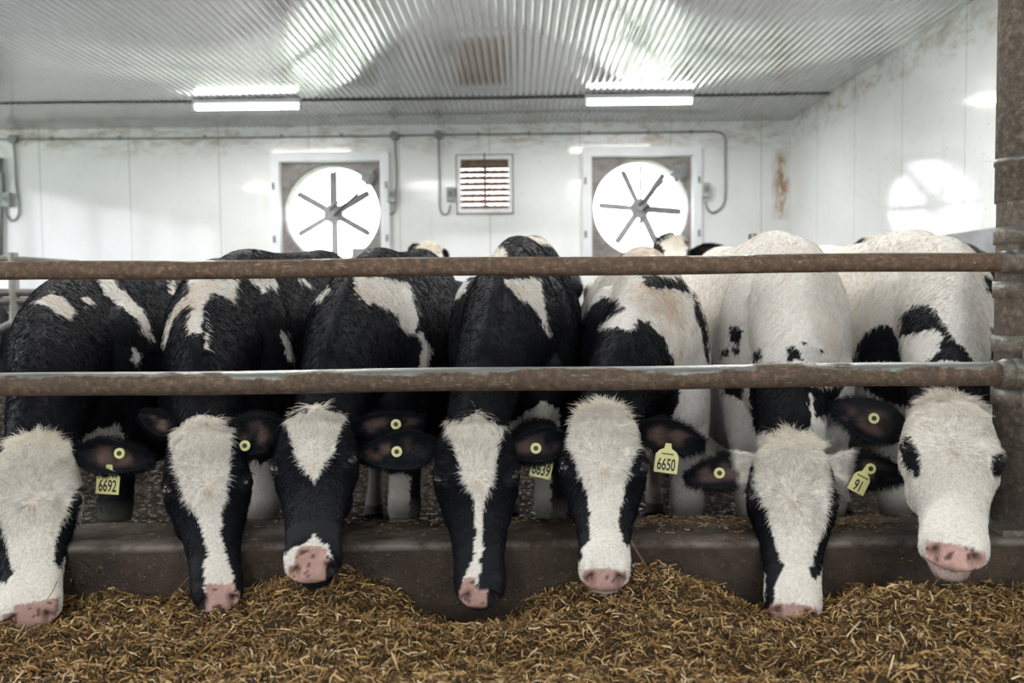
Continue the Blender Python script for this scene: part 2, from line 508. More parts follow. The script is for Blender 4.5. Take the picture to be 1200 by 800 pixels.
for k in range(7):
    z = VZ - VH + .035 + k * .078
    q = R(50)
    f = MB().box((VX, WALLY + .10, z), (2 * VW, .080, .007), rot=Matrix.Rotation(q, 3, 'X'))
    for s in np.linspace(-.25, .25, 6):
        f.box((VX + s + random.uniform(-.02, .02), WALLY + .08, z + .02), (random.uniform(.02, .05), .01, .03))
    f.build('slat', M['brown'], v)

# conduit run, boxes and drops
def smooth_path(pts, n=10):
    pts = [np.array(p, float) for p in pts]
    P = [pts[0]] + pts + [pts[-1]]
    out = []
    for i in range(1, len(P) - 2):
        a, b, c, d = P[i - 1], P[i], P[i + 1], P[i + 2]
        for k in range(n):
            u = k / n
            out.append(.5 * ((2 * b) + (c - a) * u + (2 * a - 5 * b + 4 * c - d) * u * u + (3 * b - a - 3 * c + d) * u ** 3))
    out.append(P[-2]); return out
def wp(px, py, off=.025): return at(px, py, WALLY - off)
mainc = [wp(-40, 163), wp(15, 163), wp(200, 162), wp(462, 159), wp(514, 158), wp(700, 156), wp(838, 154)]
m = MB().tube(mainc, .013, 8)
m.tube(smooth_path([wp(838, 154), wp(846, 156), wp(850, 163), wp(850, 175), wp(850, 225), wp(848, 238), wp(842, 246), wp(834, 249), wp(829, 244), wp(827, 236)], 6), .013, 8)
for px in (60, 140, 240, 330, 400, 560, 620, 690, 760, 810):
    c = wp(px, 163 - (px / 850) * 9, .02); m.box(c, (.04, .03, .05))
tag(m.build('wall_conduit', M['conduit']), 'thin grey electrical conduit running along the top of the far white wall', 'conduit')
drops = [((15, 163), [(15, 163), (17, 180), (19, 215), (22, 240), (21, 253), (14, 259), (8, 252), (7, 244)], (8, 234), 'grey switch box on the far wall at the left end, with a looping cable'),
         ((462, 159), [(462, 159), (463, 180), (464, 205), (463, 240), (461, 249), (456, 250), (455, 240)], (459, 229), 'grey switch box just right of the left fan, with a looping cable'),
         ((514, 158), [(514, 158), (514, 180), (515, 215), (515, 240), (518, 250), (525, 250), (528, 240)], (528, 228), 'grey switch box just left of the small louvred vent')]
def switch_box(px, py, label):
    c = wp(px, py, .05)
    b = empty('switch_box', tuple(c), label, 'switch box', 'switch boxes on the far wall')
    MB().box(c, (.11, .09, .19), bevel=.012).build('box_body', M['box'], b)
    MB().box(c + np.array([0, -.05, .01]), (.07, .012, .09), bevel=.004).build('box_cover', M['conduit'], b)
    MB().tube([c + np.array([0, -.05, .0]), c + np.array([0, -.075, .02])], .008, 8).build('lever', M['dark'], b)
for (jx, jy), path, (bx, by), lab in drops:
    o = MB().tube(smooth_path([wp(*p) for p in path], 6), .012, 8)
    o = tag(o.build('cable_drop', M['conduit']), 'cable looping down to the ' + lab.split(',')[0].replace('the far wall', 'the far wall'), 'cable', 'cable drops on the far wall')
    tag(MB().disc(wp(jx, jy, .03), (0, 1, 0), .06, .06, 18).build('junction_box', M['conduit']), 'round junction box on the conduit, ' + {15: 'at the far left end', 462: 'just right of the left fan', 514: 'nearest the louvred vent'}[jx], 'junction box', 'round junction boxes')
    switch_box(bx, by, lab)
switch_box(827, 223, 'grey switch box just right of the right fan, near the corner')
tag(MB().tube([at(1, 185, WALLY - .05), at(1, 305, WALLY - .05)], .03, 10).box(at(1, 215, WALLY - .06), (.07, .07, .3)).build('wall_pipe', M['conduit']), 'vertical grey pipe on the far wall at the extreme left edge', 'pipe')

# fluorescent battens: the two in view and unseen ones added to brighten cows and walls
def batten(x, y, z, label, group='fluorescent ceiling lights', watts=LAMP_W):
    b = empty('ceiling_light', (x, y, z), label, 'ceiling light', group)
    MB().box((x, y, z + .055), (1.24, .10, .05), bevel=.01).build('light_body', M['white_metal'], b)
    MB().tube([(x - .6, y, z), (x + .6, y, z)], .033, 14).build('light_tube', M['tube'], b)
    for s in (-1, 1): MB().disc((x + s * .61, y, z), (1, 0, 0), .036, .03, 14).build('end_cap', M['white_metal'], b)
    ld = bpy.data.lights.new('tube_glow', 'AREA'); ld.shape = 'RECTANGLE'; ld.size = 1.2; ld.size_y = .08; ld.energy = watts
    ld.color = (1, .98, .94)
    lo = bpy.data.objects.new('tube_glow', ld); COL.objects.link(lo); lo.parent = b; lo.location = (0, 0, -.04)
LA, LB = at(290, 125, 10.4), at(749, 119, 10.4)
batten(LA[0], LA[1], LA[2] - .0, 'glowing fluorescent ceiling light, above the left fan')
batten(LB[0], LB[1], LB[2] - .0, 'glowing fluorescent ceiling light, above the right fan')
for x, y in [(-4.8, 6.2), (-1.6, 6.2), (1.6, 6.2), (-4.8, 4.0), (-1.6, 4.0), (1.6, 4.0), (-1.6, -.6), (1.6, -.6)]:  # unseen fill battens, added over pen and alley
    batten(x, y, 3.28, 'added fill light over the feed pen or feed alley, out of view', 'added fill lights out of view', 52.0 if y > 6 else (30.0 if y < 0 else LAMP_W * .8))

#RAILS
# ------------------------------------------------------------------ feed rails and post
RD = 2.12
def rail(name, py0, py1, rad, mat, label):
    a, b = at(-30, py0, RD), at(1194, py1, RD)
    d = (b - a) / np.linalg.norm(b - a)
    a = a - d * 4.0
    n = 60
    pts = [a + (b - a) * i / n + np.array([0, 0, .0015 * math.sin(i * .7)]) for i in range(n + 1)]
    root = empty(name, tuple(b), label, 'rail', 'feed rails')
    MB().tube(pts, rad, 28).build('pipe', mat, root)
    MB().tube([b - d * .05, b - d * .034, b - d * .02], [rad * 1.0, rad * 1.2, rad * 1.22], 28).tube([b - d * .02, b + d * .012], rad * 1.22, 28).build('end_collar', M['post'], root)
    return a, b
ra = rail('feed_rail', 451.5, 437, .0283, M['rail_low'], 'thick rusty grey horizontal pipe rail just above the cows heads, the lower of two')
rb = rail('feed_rail', 318, 306.5, .0222, M['rail_up'], 'thinner brown rusty horizontal pipe rail across the cows backs, the upper of two')
PX = at(1173, 440, 2.17)[0] + .075
pp = empty('rail_post', (PX, 2.20, CB_T), 'stout weathered steel post at the right edge holding both pipe rails', 'post')
MB().tube([(PX, 2.20, CB_T - .01), (PX, 2.20, 3.33)], .07, 32).build('post_tube', M['post'], pp)
MB().tube([(PX, 2.20, 1.31), (PX, 2.20, 3.0)], .0745, 32).tube([(PX, 2.20, 1.40), (PX, 2.20, 1.415)], .077, 32).build('sleeve', M['post'], pp)
MB().box((PX, 2.2, CB_T + .008), (.2, .2, .016), bevel=.003).build('base_plate', M['post'], pp)
for zc in (ra[1][2], rb[1][2]):
    g = MB().tube([(PX, 2.20, zc - .085), (PX, 2.20, zc - .045)], .0755, 32).tube([(PX, 2.20, zc + .045), (PX, 2.20, zc + .085)], .0755, 32)
    g.box((PX - .005, 2.125, zc), (.085, .012, .17), bevel=.003).box((PX + .03, 2.12, zc - .062), (.12, .03, .03), bevel=.004).box((PX + .03, 2.12, zc + .062), (.12, .03, .03), bevel=.004)
    g.build('clamp', M['post'], pp)
    for dx, dz in ((-.012, -.062), (-.02, .062), (.045, -.062), (.045, .062)):
        MB().tube([(PX + dx, 2.11, zc + dz), (PX + dx, 2.095, zc + dz)], .011, 6).tube([(PX + dx, 2.096, zc + dz), (PX + dx, 2.088, zc + dz)], .006, 8).build('bolt', M['rail_up'], pp)

# pipe stall gate in the background, left edge
ga = empty('pipe_gate', tuple(at(15, 400, 5.4) * np.array([1, 1, 0])), 'grey pipe stall gate standing behind the leftmost cow', 'gate')
D = 5.4
def gpx(x, y): return at(x, y, D)
MB().tube([gpx(15, 296), np.array([gpx(15, 296)[0], D, 0])], .03, 12).build('gate_post', M['galv'], ga)
MB().tube([gpx(-260, 292), gpx(15, 304), gpx(92, 309)], .022, 12).build('top_bar', M['galv'], ga)
for y in (342, 352): MB().tube([gpx(-260, y), gpx(70, y + 1)], .024, 12).build('bar', M['galv'], ga)
MB().tube([gpx(-120, 440), gpx(0, 386), gpx(60, 358)], .026, 12).build('brace', M['galv'], ga)
MB().tube([gpx(-260, 292), np.array([gpx(-260, 300)[0], D, 0])], .03, 12).build('gate_post', M['galv'], ga)
#COWS
# ------------------------------------------------------------------ cows
WHITE_H = np.array([.80, .755, .68]); WHITE_B = np.array([.80, .77, .72]); TAN = np.array([.60, .44, .29])
BLACK = np.array([.008, .0085, .012]); PINK = np.array([.50, .31, .265]); EARSKIN = np.array([.12, .078, .066])
GREY = np.array([.24, .22, .19]); CREAM = np.array([.84, .75, .58])

def hash_noise(P, s, seed=0):
    """smooth value noise, numpy"""
    Q = P * s + seed * 17.3
    i = np.floor(Q).astype(np.int64); f = Q - i; f = f * f * (3 - 2 * f)
    def h(a, b, c):
        n = (a * 73856093) ^ (b * 19349663) ^ (c * 83492791) ^ (seed * 2654435)
        n = (n ^ (n >> 13)) * 1274126177
        return ((n ^ (n >> 16)) & 0xffff) / 65535.0
    r = 0
    for dx in (0, 1):
        for dy in (0, 1):
            for dz in (0, 1):
                w = (f[:, 0] if dx else 1 - f[:, 0]) * (f[:, 1] if dy else 1 - f[:, 1]) * (f[:, 2] if dz else 1 - f[:, 2])
                r = r + w * h(i[:, 0] + dx, i[:, 1] + dy, i[:, 2] + dz)
    return r

def sdpoly(P, poly):
    """signed distance, positive inside"""
    poly = np.array(poly, float); d = np.full(len(P), 1e9); ins = np.zeros(len(P), bool)
    for a, b in zip(poly, np.roll(poly, -1, 0)):
        e = b - a; w = P - a
        t = np.clip((w @ e) / (e @ e + 1e-9), 0, 1)
        q = w - t[:, None] * e
        d = np.minimum(d, (q ** 2).sum(1))
        c = ((a[1] <= P[:, 1]) & (b[1] > P[:, 1])) | ((b[1] <= P[:, 1]) & (a[1] > P[:, 1]))
        xs = a[0] + (P[:, 1] - a[1]) / (b[1] - a[1] + 1e-12) * e[0]
        ins ^= c & (P[:, 0] < xs)
    return np.where(ins, 1, -1) * np.sqrt(d)

def interp_smooth(t, T, Y):
    """cubic hermite (monotone-ish) interpolation"""
    T = np.array(T, float); Y = np.array(Y, float)
    m = np.gradient(Y, T)
    k = np.clip(np.searchsorted(T, t) - 1, 0, len(T) - 2)
    h = T[k + 1] - T[k]; u = np.clip((t - T[k]) / h, 0, 1)
    return ((2 * u ** 3 - 3 * u ** 2 + 1) * Y[k] + (u ** 3 - 2 * u ** 2 + u) * h * m[k] + (-2 * u ** 3 + 3 * u ** 2) * Y[k + 1] + (u ** 3 - u ** 2) * h * m[k + 1])

class Vol:
    def __init__(self): self.V, self.F = [], []
    def add(self, V, F):
        n = len(self.V); self.V += [tuple(v) for v in V]; self.F += [tuple(i + n for i in f) for f in F]
    def rings(self, rings):
        n = len(rings[0]); V = [p for r in rings for p in r]; F = []
        for i in range(len(rings) - 1):
            for k in range(n):
                F.append((i * n + k, i * n + (k + 1) % n, (i + 1) * n + (k + 1) % n, (i + 1) * n + k))
        F += [tuple(reversed(range(n))), tuple((len(rings) - 1) * n + k for k in range(n))]
        self.add(V, F)
    def loft(self, pts, hw, hh, e=2.0, side=None, n=28, N=24, top_narrow=0.0):
        """pts: control centres; hw/hh: half sizes sideways / along up"""
        pts = np.array(pts, float); T = np.linspace(0, 1, len(pts)); tt = np.linspace(0, 1, N)
        C = np.stack([interp_smooth(tt, T, pts[:, i]) for i in range(3)], 1)
        W = interp_smooth(tt, T, hw); H = interp_smooth(tt, T, hh)
        side = np.array([1.0, 0, 0]) if side is None else np.array(side, float)
        rings = []
        for i in range(N):
            tg = C[min(i + 1, N - 1)] - C[max(i - 1, 0)]; tg /= np.linalg.norm(tg)
            s = side - tg * (side @ tg); s /= np.linalg.norm(s); u = np.cross(s, tg)
            if u[2] < 0 or (abs(u[2]) < .05 and u[1] > 0): u = -u
            r = []
            for k in range(n):
                q = 2 * math.pi * k / n; c, sn = math.cos(q), math.sin(q)
                x = math.copysign(abs(c) ** (2 / e), c) * W[i]; y = math.copysign(abs(sn) ** (2 / e), sn)
                x *= 1 - top_narrow * max(0, y) ** 1.5
                r.append(C[i] + s * x + u * y * H[i])
            rings.append(r)
        self.rings(rings)
    def ball(self, c, r, M3=None):
        V, F = [], []
        nu, nv = 16, 10
        for j in range(1, nv):
            for i in range(nu):
                a = 2 * math.pi * i / nu; b = math.pi * j / nv
                V.append((math.cos(a) * math.sin(b), math.sin(a) * math.sin(b), math.cos(b)))
        V += [(0, 0, 1), (0, 0, -1)]
        for j in range(nv - 2):
            for i in range(nu):
                F.append((j * nu + i, j * nu + (i + 1) % nu, (j + 1) * nu + (i + 1) % nu, (j + 1) * nu + i))
        t, b = len(V) - 2, len(V) - 1
        for i in range(nu):
            F.append((t, (i + 1) % nu, i)); F.append((b, (nv - 2) * nu + i, (nv - 2) * nu + (i + 1) % nu))
        V = np.array(V) * np.array(r)
        if M3 is not None: V = V @ np.array(M3).T
        self.add(V + np.array(c), F)
    def remesh(self, voxel, smooth=5):
        me = bpy.data.meshes.new('tmp'); me.from_pydata(self.V, [], self.F); me.update()
        bm = bmesh.new(); bm.from_mesh(me); bmesh.ops.recalc_face_normals(bm, faces=bm.faces[:]); bm.to_mesh(me); bm.free()
        o = bpy.data.objects.new('tmp', me); COL.objects.link(o)
        m = o.modifiers.new('r', 'REMESH'); m.mode = 'VOXEL'; m.voxel_size = voxel; m.use_smooth_shade = True
        s = o.modifiers.new('s', 'SMOOTH'); s.factor = .5; s.iterations = smooth
        dg = bpy.context.evaluated_depsgraph_get()
        out = bpy.data.meshes.new_from_object(o.evaluated_get(dg))
        bpy.data.objects.remove(o); bpy.data.meshes.remove(me)
        V = np.empty(len(out.vertices) * 3); out.vertices.foreach_get('co', V); V = V.reshape(-1, 3)
        nl = len(out.loops); li = np.empty(nl, np.int32); out.loops.foreach_get('vertex_index', li)
        ls = np.empty(len(out.polygons), np.int32); out.polygons.foreach_get('loop_start', ls)
        lt = np.empty(len(out.polygons), np.int32); out.polygons.foreach_get('loop_total', lt)
        bpy.data.meshes.remove(out)
        return V, li, ls, lt

HT   = [-.07, -.03, .04, .12, .22, .30, .38, .48, .60, .72, .82, .90, .96, 1.0, 1.02]
HHW  = [.06, .12, .175, .20, .212, .218, .214, .185, .152, .130, .122, .124, .116, .085, .05]
HFR  = [-.09, -.04, .005, .028, .032, .02, .008, 0, -.002, .004, .012, .012, -.008, -.035, -.055]
HBK  = [-.16, -.22, -.27, -.30, -.32, -.33, -.32, -.28, -.22, -.175, -.155, -.145, -.135, -.115, -.095]

def head_frame(P, Mz, roll):
    a = Mz - P; L = np.linalg.norm(a); a = a / L
    to = np.array([0, 0, CAMZ]) - (P + Mz) / 2
    n = to / np.linalg.norm(to) * .85 + np.array([0, -.15, .2]); n = n - a * (n @ a); n /= np.linalg.norm(n)
    s = np.cross(n, a); s /= np.linalg.norm(s)
    if s[0] < 0: s = -s
    q = math.radians(roll)
    n2 = n * math.cos(q) + s * math.sin(q); s2 = s * math.cos(q) - n * math.sin(q)
    return a, s2, n2, L

def ear_geo(root, tip, facing, W, droop=.0, cup=.022):
    """leaf-shaped cupped ear; returns verts, faces, inner mask value, along value"""
    root, tip = np.array(root), np.array(tip)
    d = tip - root; L = np.linalg.norm(d); d /= L
    f = np.array(facing, float); f = f - d * (f @ d); f /= np.linalg.norm(f)
    w = np.cross(f, d)
    NS, NR = 30, 15
    V, inner, al = [], [], []
    for side in (0, 1):
        for i in range(NS):
            s = i / (NS - 1)
            ww = W * max(.02, (math.sin(math.pi * min(1, (s * .80 + .20))) ** .62)) * (0.42 + .58 * min(1, s * 3.2) ** .8)
            if s > .98: ww = max(ww, W * .05)
            c = root + d * L * s + w * droop * math.sin(math.pi * s) - f * .012 * s * s
            for j in range(NR):
                r = 2 * j / (NR - 1) - 1
                dep = cup * (1 - s * .6) * (1 - r * r) * min(1, .3 + s * 3)
                th = .0045 + .010 * (1 - s) ** 3
                p = c + w * ww * r - f * dep + f * (0 if side == 0 else -th * (1 - .8 * r * r) - .0008)
                V.append(p); inner.append((1 - abs(r)) if side == 0 else -1); al.append(s)
    F = []
    o = NS * NR
    for i in range(NS - 1):
        for j in range(NR - 1):
            a = i * NR + j
            F.append((a, a + 1, a + NR + 1, a + NR)); F.append((o + a, o + a + NR, o + a + NR + 1, o + a + 1))
    for i in range(NS - 1):
        a = i * NR; F.append((a, a + NR, o + a + NR, o + a))
        a = i * NR + NR - 1; F.append((a, o + a, o + a + NR, a + NR))
    for j in range(NR - 1):
        F.append((j, o + j, o + j + 1, j + 1)); a = (NS - 1) * NR + j; F.append((a, a + 1, o + a + 1, o + a))
    return np.array(V), F, np.array(inner), np.array(al), (d, w, f, L)

def make_fur(P, N, D, Ln, C, rad, parent, base, name='coat_hair', curl=.25, droop=.25):
    """hair curves: roots P, normals N, lay directions D"""
    n = len(P)
    if n == 0: return
    K = 5
    J = RNG.normal(0, 1, (n, 3)); J -= N * (J * N).sum(1)[:, None]
    pts = np.zeros((n, K, 3))
    for k in range(K):
        u = k / (K - 1)
        lift = u * (1 - .45 * u)
        pts[:, k] = P + (N * (lift * Ln * .5)[:, None] + D * (u * Ln * .85)[:, None] + J * (curl * u * u * Ln)[:, None])
        pts[:, k, 2] -= droop * u * u * Ln
    pts -= N[:, None, :] * .001
    hc = bpy.data.hair_curves.new(name)
    hc.add_curves([K] * n)
    hc.attributes['position'].data.foreach_set('vector', (pts - base).astype(np.float32).reshape(-1))
    ra = hc.attributes.get('radius') or hc.attributes.new('radius', 'FLOAT', 'POINT')
    rr = np.tile(np.array([1, .95, .8, .55, .15]), (n, 1)) * rad
    ra.data.foreach_set('value', rr.astype(np.float32).reshape(-1))
    ca = hc.attributes.new('coat', 'FLOAT_COLOR', 'CURVE')
    ca.data.foreach_set('color', np.concatenate([C, np.ones((n, 1))], 1).astype(np.float32).reshape(-1))
    hc.materials.append(M['hair'])
    o = bpy.data.objects.new(name, hc); COL.objects.link(o); o.parent = parent
    return o

def sample_surface(V, li, ls, lt, weight, n):
    """area weighted random points on quads/tris"""
    a, b, c = V[li[ls]], V[li[ls + 1]], V[li[ls + 2]]
    d = V[li[ls + np.minimum(3, lt - 1)]]
    nr = np.cross(c - a, d - b) ; ar = np.linalg.norm(nr, axis=1) / 2 + 1e-12
    nr = nr / (2 * ar[:, None])
    cen = (a + b + c + d) / 4
    w = ar * weight(cen, nr); w /= w.sum()
    idx = RNG.choice(len(w), n, p=w)
    u, v = RNG.random(n)[:, None], RNG.random(n)[:, None]
    P = (a[idx] * (1 - u) + b[idx] * u) * (1 - v) + (d[idx] * (1 - u) + c[idx] * u) * v
    return P, nr[idx]

def font_mesh(text, size, extrude):
    cu = bpy.data.curves.new('t', 'FONT'); cu.body = text; cu.size = size; cu.extrude = extrude
    cu.align_x = 'CENTER'; cu.align_y = 'CENTER'; cu.offset = size * .016
    o = bpy.data.objects.new('t', cu); COL.objects.link(o)
    me = bpy.data.meshes.new_from_object(o.evaluated_get(bpy.context.evaluated_depsgraph_get()))
    bpy.data.objects.remove(o); me.name = 'number'
    return me

def tag_frame(facing, rollz):
    f = np.array(facing, float); f /= np.linalg.norm(f)
    x = np.cross(np.array([0, 0, 1.0]), f); x /= np.linalg.norm(x); z = np.cross(f, x)
    q = math.radians(rollz)
    x2 = x * math.cos(q) + z * math.sin(q); z2 = z * math.cos(q) - x * math.sin(q)
    return np.stack([x2, z2, f], 1)     # columns: right, up, out

def ear_tag(cow, base, c, facing, panel=None, text='', rollz=0, button=True, pw=.060, ph=.056, tsize=.042, blabel=None):
    """c: button centre. panel: centre of the hanging number plate"""
    B = tag_frame(facing, 0)
    t = MB()
    if button and panel is None:
        t.disc(c, B[:, 2], .0135, .003, 28, hole=.006)
    if panel is not None:
        Pn = tag_frame(facing, rollz); pc = np.array(panel)
        out = [(-.5, -.5), (.5, -.5), (.5, .30), (.36, .5), (.16, .62), (.12, .85), (-.12, .85), (-.16, .62), (-.36, .5), (-.5, .30)]
        V = [];
        for z in (-.0008, .0008):
            for (x, y) in out: V.append(pc + Pn @ np.array([x * pw, y * ph, z]))
        n = len(out)
        F = [tuple(range(n)), tuple(reversed(range(n, 2 * n)))] + [(k, (k + 1) % n, n + (k + 1) % n, n + k) for k in range(n)]
        t.add(V, F)
    o = t.build('ear_tag', M['tag'], cow)
    tag(o, 'pale yellow plastic ear tag' + (' numbered ' + text if text else ', a round button'))
    o.location = tuple(-np.array(base) )
    if button and panel is not None:
        p = MB().disc(c, B[:, 2], .0135, .003, 28, hole=.006).build('tag_button', M['tag'], None); p.parent = o
    if button:
        p = MB().disc(np.array(c) + B[:, 2] * .001, B[:, 2], .0062, .004, 16).build('tag_pin', M['dark'], None)
        p.parent = o
    if panel is not None and text:
        me = font_mesh(text, tsize, .0003)
        nm = bpy.data.objects.new('tag_number', me); COL.objects.link(nm); me.materials.append(M['ink'])
        Pn = tag_frame(facing, rollz)
        M4 = Matrix([[*Pn[0], 0], [*Pn[1], 0], [*Pn[2], 0], [0, 0, 0, 1]]) @ Matrix.Diagonal((.56, 1, 1, 1))
        nm.matrix_world = Matrix.Translation(tuple(pc + Pn @ np.array([0, -.008, .0013]))) @ M4
        nm.parent = o
        small = MB()
        for k in range(6):
            small.box(pc + Pn @ np.array([-.012 + k * .005, ph * .36, .0011]), (.0035, .0006, .004), rot=Pn @ np.array([[1, 0, 0], [0, 0, 1], [0, 1, 0]]))
        s = small.build('tag_print', M['ink'], None); s.parent = o

def add_mesh(name, V, li, ls, lt, base, C, mat):
    me = bpy.data.meshes.new(name)
    me.vertices.add(len(V)); me.vertices.foreach_set('co', (V - base).astype(np.float32).reshape(-1))
    me.loops.add(len(li)); me.loops.foreach_set('vertex_index', li.astype(np.int32))
    me.polygons.add(len(ls)); me.polygons.foreach_set('loop_start', ls.astype(np.int32)); me.polygons.foreach_set('loop_total', lt.astype(np.int32))
    me.polygons.foreach_set('use_smooth', np.ones(len(ls), bool))
    me.update(calc_edges=True); me.validate()
    ca = me.color_attributes.new('coat', 'FLOAT_COLOR', 'POINT')
    ca.data.foreach_set('color', np.concatenate([C, np.ones((len(C), 1))], 1).astype(np.float32).reshape(-1))
    o = bpy.data.objects.new(name, me); COL.objects.link(o); me.materials.append(mat)
    o.location = tuple(base)
    return o

def build_cow(c):
    """c: dict with pose, coat patches and labels"""
    P, Mz = np.array(c['poll']), np.array(c['muz'])
    a, s, n, L = head_frame(P, Mz, c.get('roll', 0))
    ws = c.get('hs', 1.0) * .47 / L * 1.0      # sideways scale so a foreshortened head keeps its width
    WS = L * ws
    H = lambda t, u, w: P + a * (t * L) + s * (u * WS) + n * (w * WS)
    vol = Vol()
    # skull and muzzle
    N = 60; tt = np.linspace(HT[0], HT[-1], N)
    hw, fr, bk = (interp_smooth(tt, HT, y) for y in (HHW, HFR, HBK))
    mzw = 1 + (c.get('mzw', 1.0) - 1) * np.clip((tt - .5) / .3, 0, 1); hw = hw * mzw; mz1 = c.get('mzw', 1.0)
    rings = []
    for i in range(N):
        m, hf = (fr[i] + bk[i]) / 2, (fr[i] - bk[i]) / 2
        e = 2.3 + .5 * np.clip((tt[i] - .7) / .2, 0, 1)
        r = []
        for k in range(40):
            q = 2 * math.pi * k / 40; cc, sn = math.cos(q), math.sin(q)
            x = math.copysign(abs(cc) ** (2 / e), cc); y = math.copysign(abs(sn) ** (2 / e), sn)
            tp = 1 - .30 * max(0, -y) - .10 * max(0, y) ** 2 * (1 if tt[i] > .4 else .4)
            r.append(H(tt[i], x * hw[i] * tp, m + y * hf))
        rings.append(r)
    vol.rings(rings)
    # lower jaw
    jt = [.25, .4, .55, .7, .82, .90, .95, .985]
    vol.loft([H(t, 0, w) for t, w in zip(jt, [-.27, -.275, -.255, -.225, -.195, -.182, -.172, -.165])],
             np.array([.13, .125, .11, .085, .075 * mz1, .075 * mz1, .066 * mz1, .04]) * WS, np.array([.10, .10, .085, .065, .052, .047, .04, .025]) * WS, 2.2, side=s)
    B3 = np.stack([s, a, n], 1)
    for sg in (-1, 1):
        vol.ball(H(.36, sg * .168, -.065), np.array([.058, .075, .05]) * WS, B3)       # orbit
        vol.ball(H(.31, sg * .145, -.015), np.array([.05, .05, .035]) * WS, B3)           # brow
        vol.ball(H(.44, sg * .105, -.20), np.array([.075, .16, .12]) * WS, B3)           # cheek muscle
        vol.ball(H(.335, sg * .196, -.048), np.array([.030, .022, .034]) * WS, B3)         # upper lid
        vol.ball(H(.412, sg * .180, -.055), np.array([.026, .018, .030]) * WS, B3)         # lower lid
        vol.ball(H(.945, sg * .070 * mz1, -.035), np.array([.045, .055, .05]) * WS, B3)         # nostril wing
        vol.ball(H(.86, sg * .075 * mz1, -.12), np.array([.052, .09, .07]) * WS, B3)             # upper lip
    bx, hx = c['bx'], c.get('hx', c['bx'])
    zt, bw = c.get('top', 1.28), c.get('bw', .93)
    y0 = c.get('y0', 2.82)
    # neck
    n0 = H(.12, 0, -.17); n1 = H(-.05, 0, -.27)
    head_up = c.get('up', False)
    neck = [n0, n1, (n1 * .55 + np.array([bx, y0, zt - .30]) * .45) + np.array([0, .02, .05]), np.array([bx, y0 + .05, zt - .29]), np.array([bx, y0 + .35, zt - .33])]
    vol.loft(neck, np.array([.145 * WS, .17 * WS, .115 * bw, .17 * bw, .19 * bw]), np.array([.15 * WS, .19 * WS, .17, .24, .29]), 2.1, n=32, N=30, top_narrow=.35)
    # trunk
    ty = np.array([0, .08, .2, .38, .7, 1.1, 1.45, 1.75, 1.9]) + y0 - .02
    tw = np.array([.07, .15, .205, .232, .245, .255, .24, .19, .08]) * bw
    ttop = zt + np.array([-.30, -.12, -.045, 0, -.02, -.025, .0, -.03, -.12])
    ttop = ttop + c.get('rise', 0) * np.clip((ty - y0 - .3) / .9, 0, 1)
    tbot = np.array([.72, .60, .53, .49, .46, .46, .53, .68, .85])
    xc = bx + (hx - bx) * np.clip((ty - y0) / 1.9, 0, 1)
    vol.loft(np.stack([xc, ty, (ttop + tbot) / 2], 1), tw, (ttop - tbot) / 2, 2.35, n=40, N=46, top_narrow=.42)
    for sg in (-1, 1):
        vol.ball((bx + sg * .135 * bw, y0 + .2, zt - .38), (.095 * bw, .16, .24))
        vol.ball((bx + sg * .10 * bw, y0 + .06, zt - .50), (.09 * bw, .13, .14))
        vol.ball((hx + sg * .15 * bw, y0 + 1.45, zt - .17), (.06, .14, .07))
        # front leg
        x = bx + sg * c.get('lx', .125); y = y0 + .12 + (c.get('step', 0) * sg)
        vol.loft([(bx + sg * .13, y0 + .2, .85), (x, y + .03, .66), (x, y + .01, .50), (x, y - .012, .385), (x, y, .31), (x, y + .005, .17), (x, y, .10), (x, y - .02, .05), (x, y - .03, .0)],
                 [.085, .078, .052, .054, .038, .033, .043, .046, .05], [.10, .085, .055, .052, .040, .036, .045, .05, .06], 2.2, side=(1, 0, 0), n=20, N=34)
        # hind leg
        x2 = hx + sg * .16; yh = y0 + 1.55
        vol.loft([(hx + sg * .14, yh - .02, .98), (x2, yh - .06, .78), (x2, yh + .05, .60), (x2, yh + .16, .47), (x2, yh + .13, .34), (x2, yh + .10, .16), (x2, yh + .07, .08), (x2, yh + .04, .0)],
                 [.11, .10, .06, .045, .035, .033, .042, .05], [.17, .15, .09, .055, .042, .036, .045, .058], 2.2, side=(1, 0, 0), n=20, N=30)
    vol.loft([(hx, y0 + 1.82, zt - .06), (hx, y0 + 1.93, zt - .2), (hx + .01, y0 + 1.94, .75), (hx + .02, y0 + 1.9, .45), (hx + .02, y0 + 1.9, .3)], [.03, .022, .015, .03, .012], [.03, .022, .015, .03, .012], 2, n=10, N=18)
    V, li, ls, lt = vol.remesh(c.get('voxel', .0065), 4)
    # face coordinates
    def face(V):
        Q = V - P
        return (Q @ a) / L, (Q @ s) / WS, (Q @ n) / WS
    t, u, w = face(V)
    # nostrils: commas sunk into the end of the nose
    for sg in (-1, 1):
        du, dw = (u - sg * .068 * mz1), (w + .040)
        q = (du * .85 + sg * dw * .5) / .015; r2 = (dw * .85 - sg * du * .5) / .030
        k = np.exp(-(q * q + r2 * r2)) * (t > .88)
        V = V - (a * .8 + n * .5)[None, :] * (k * .055 * WS)[:, None]
        # sunken hollow in front of the eye and cheek line
    k = np.exp(-((w + .125) / .016) ** 2) * np.clip((t - .80) / .08, 0, 1)      # mouth line
    V = V - (a[None, :] * .6 + s[None, :] * np.sign(u)[:, None] * .5) * (k * .028 * WS)[:, None]
    t, u, w = face(V)
    base_white = c['base'] == 'white'
    hbase_white = c.get('hbase', c['base']) == 'white'

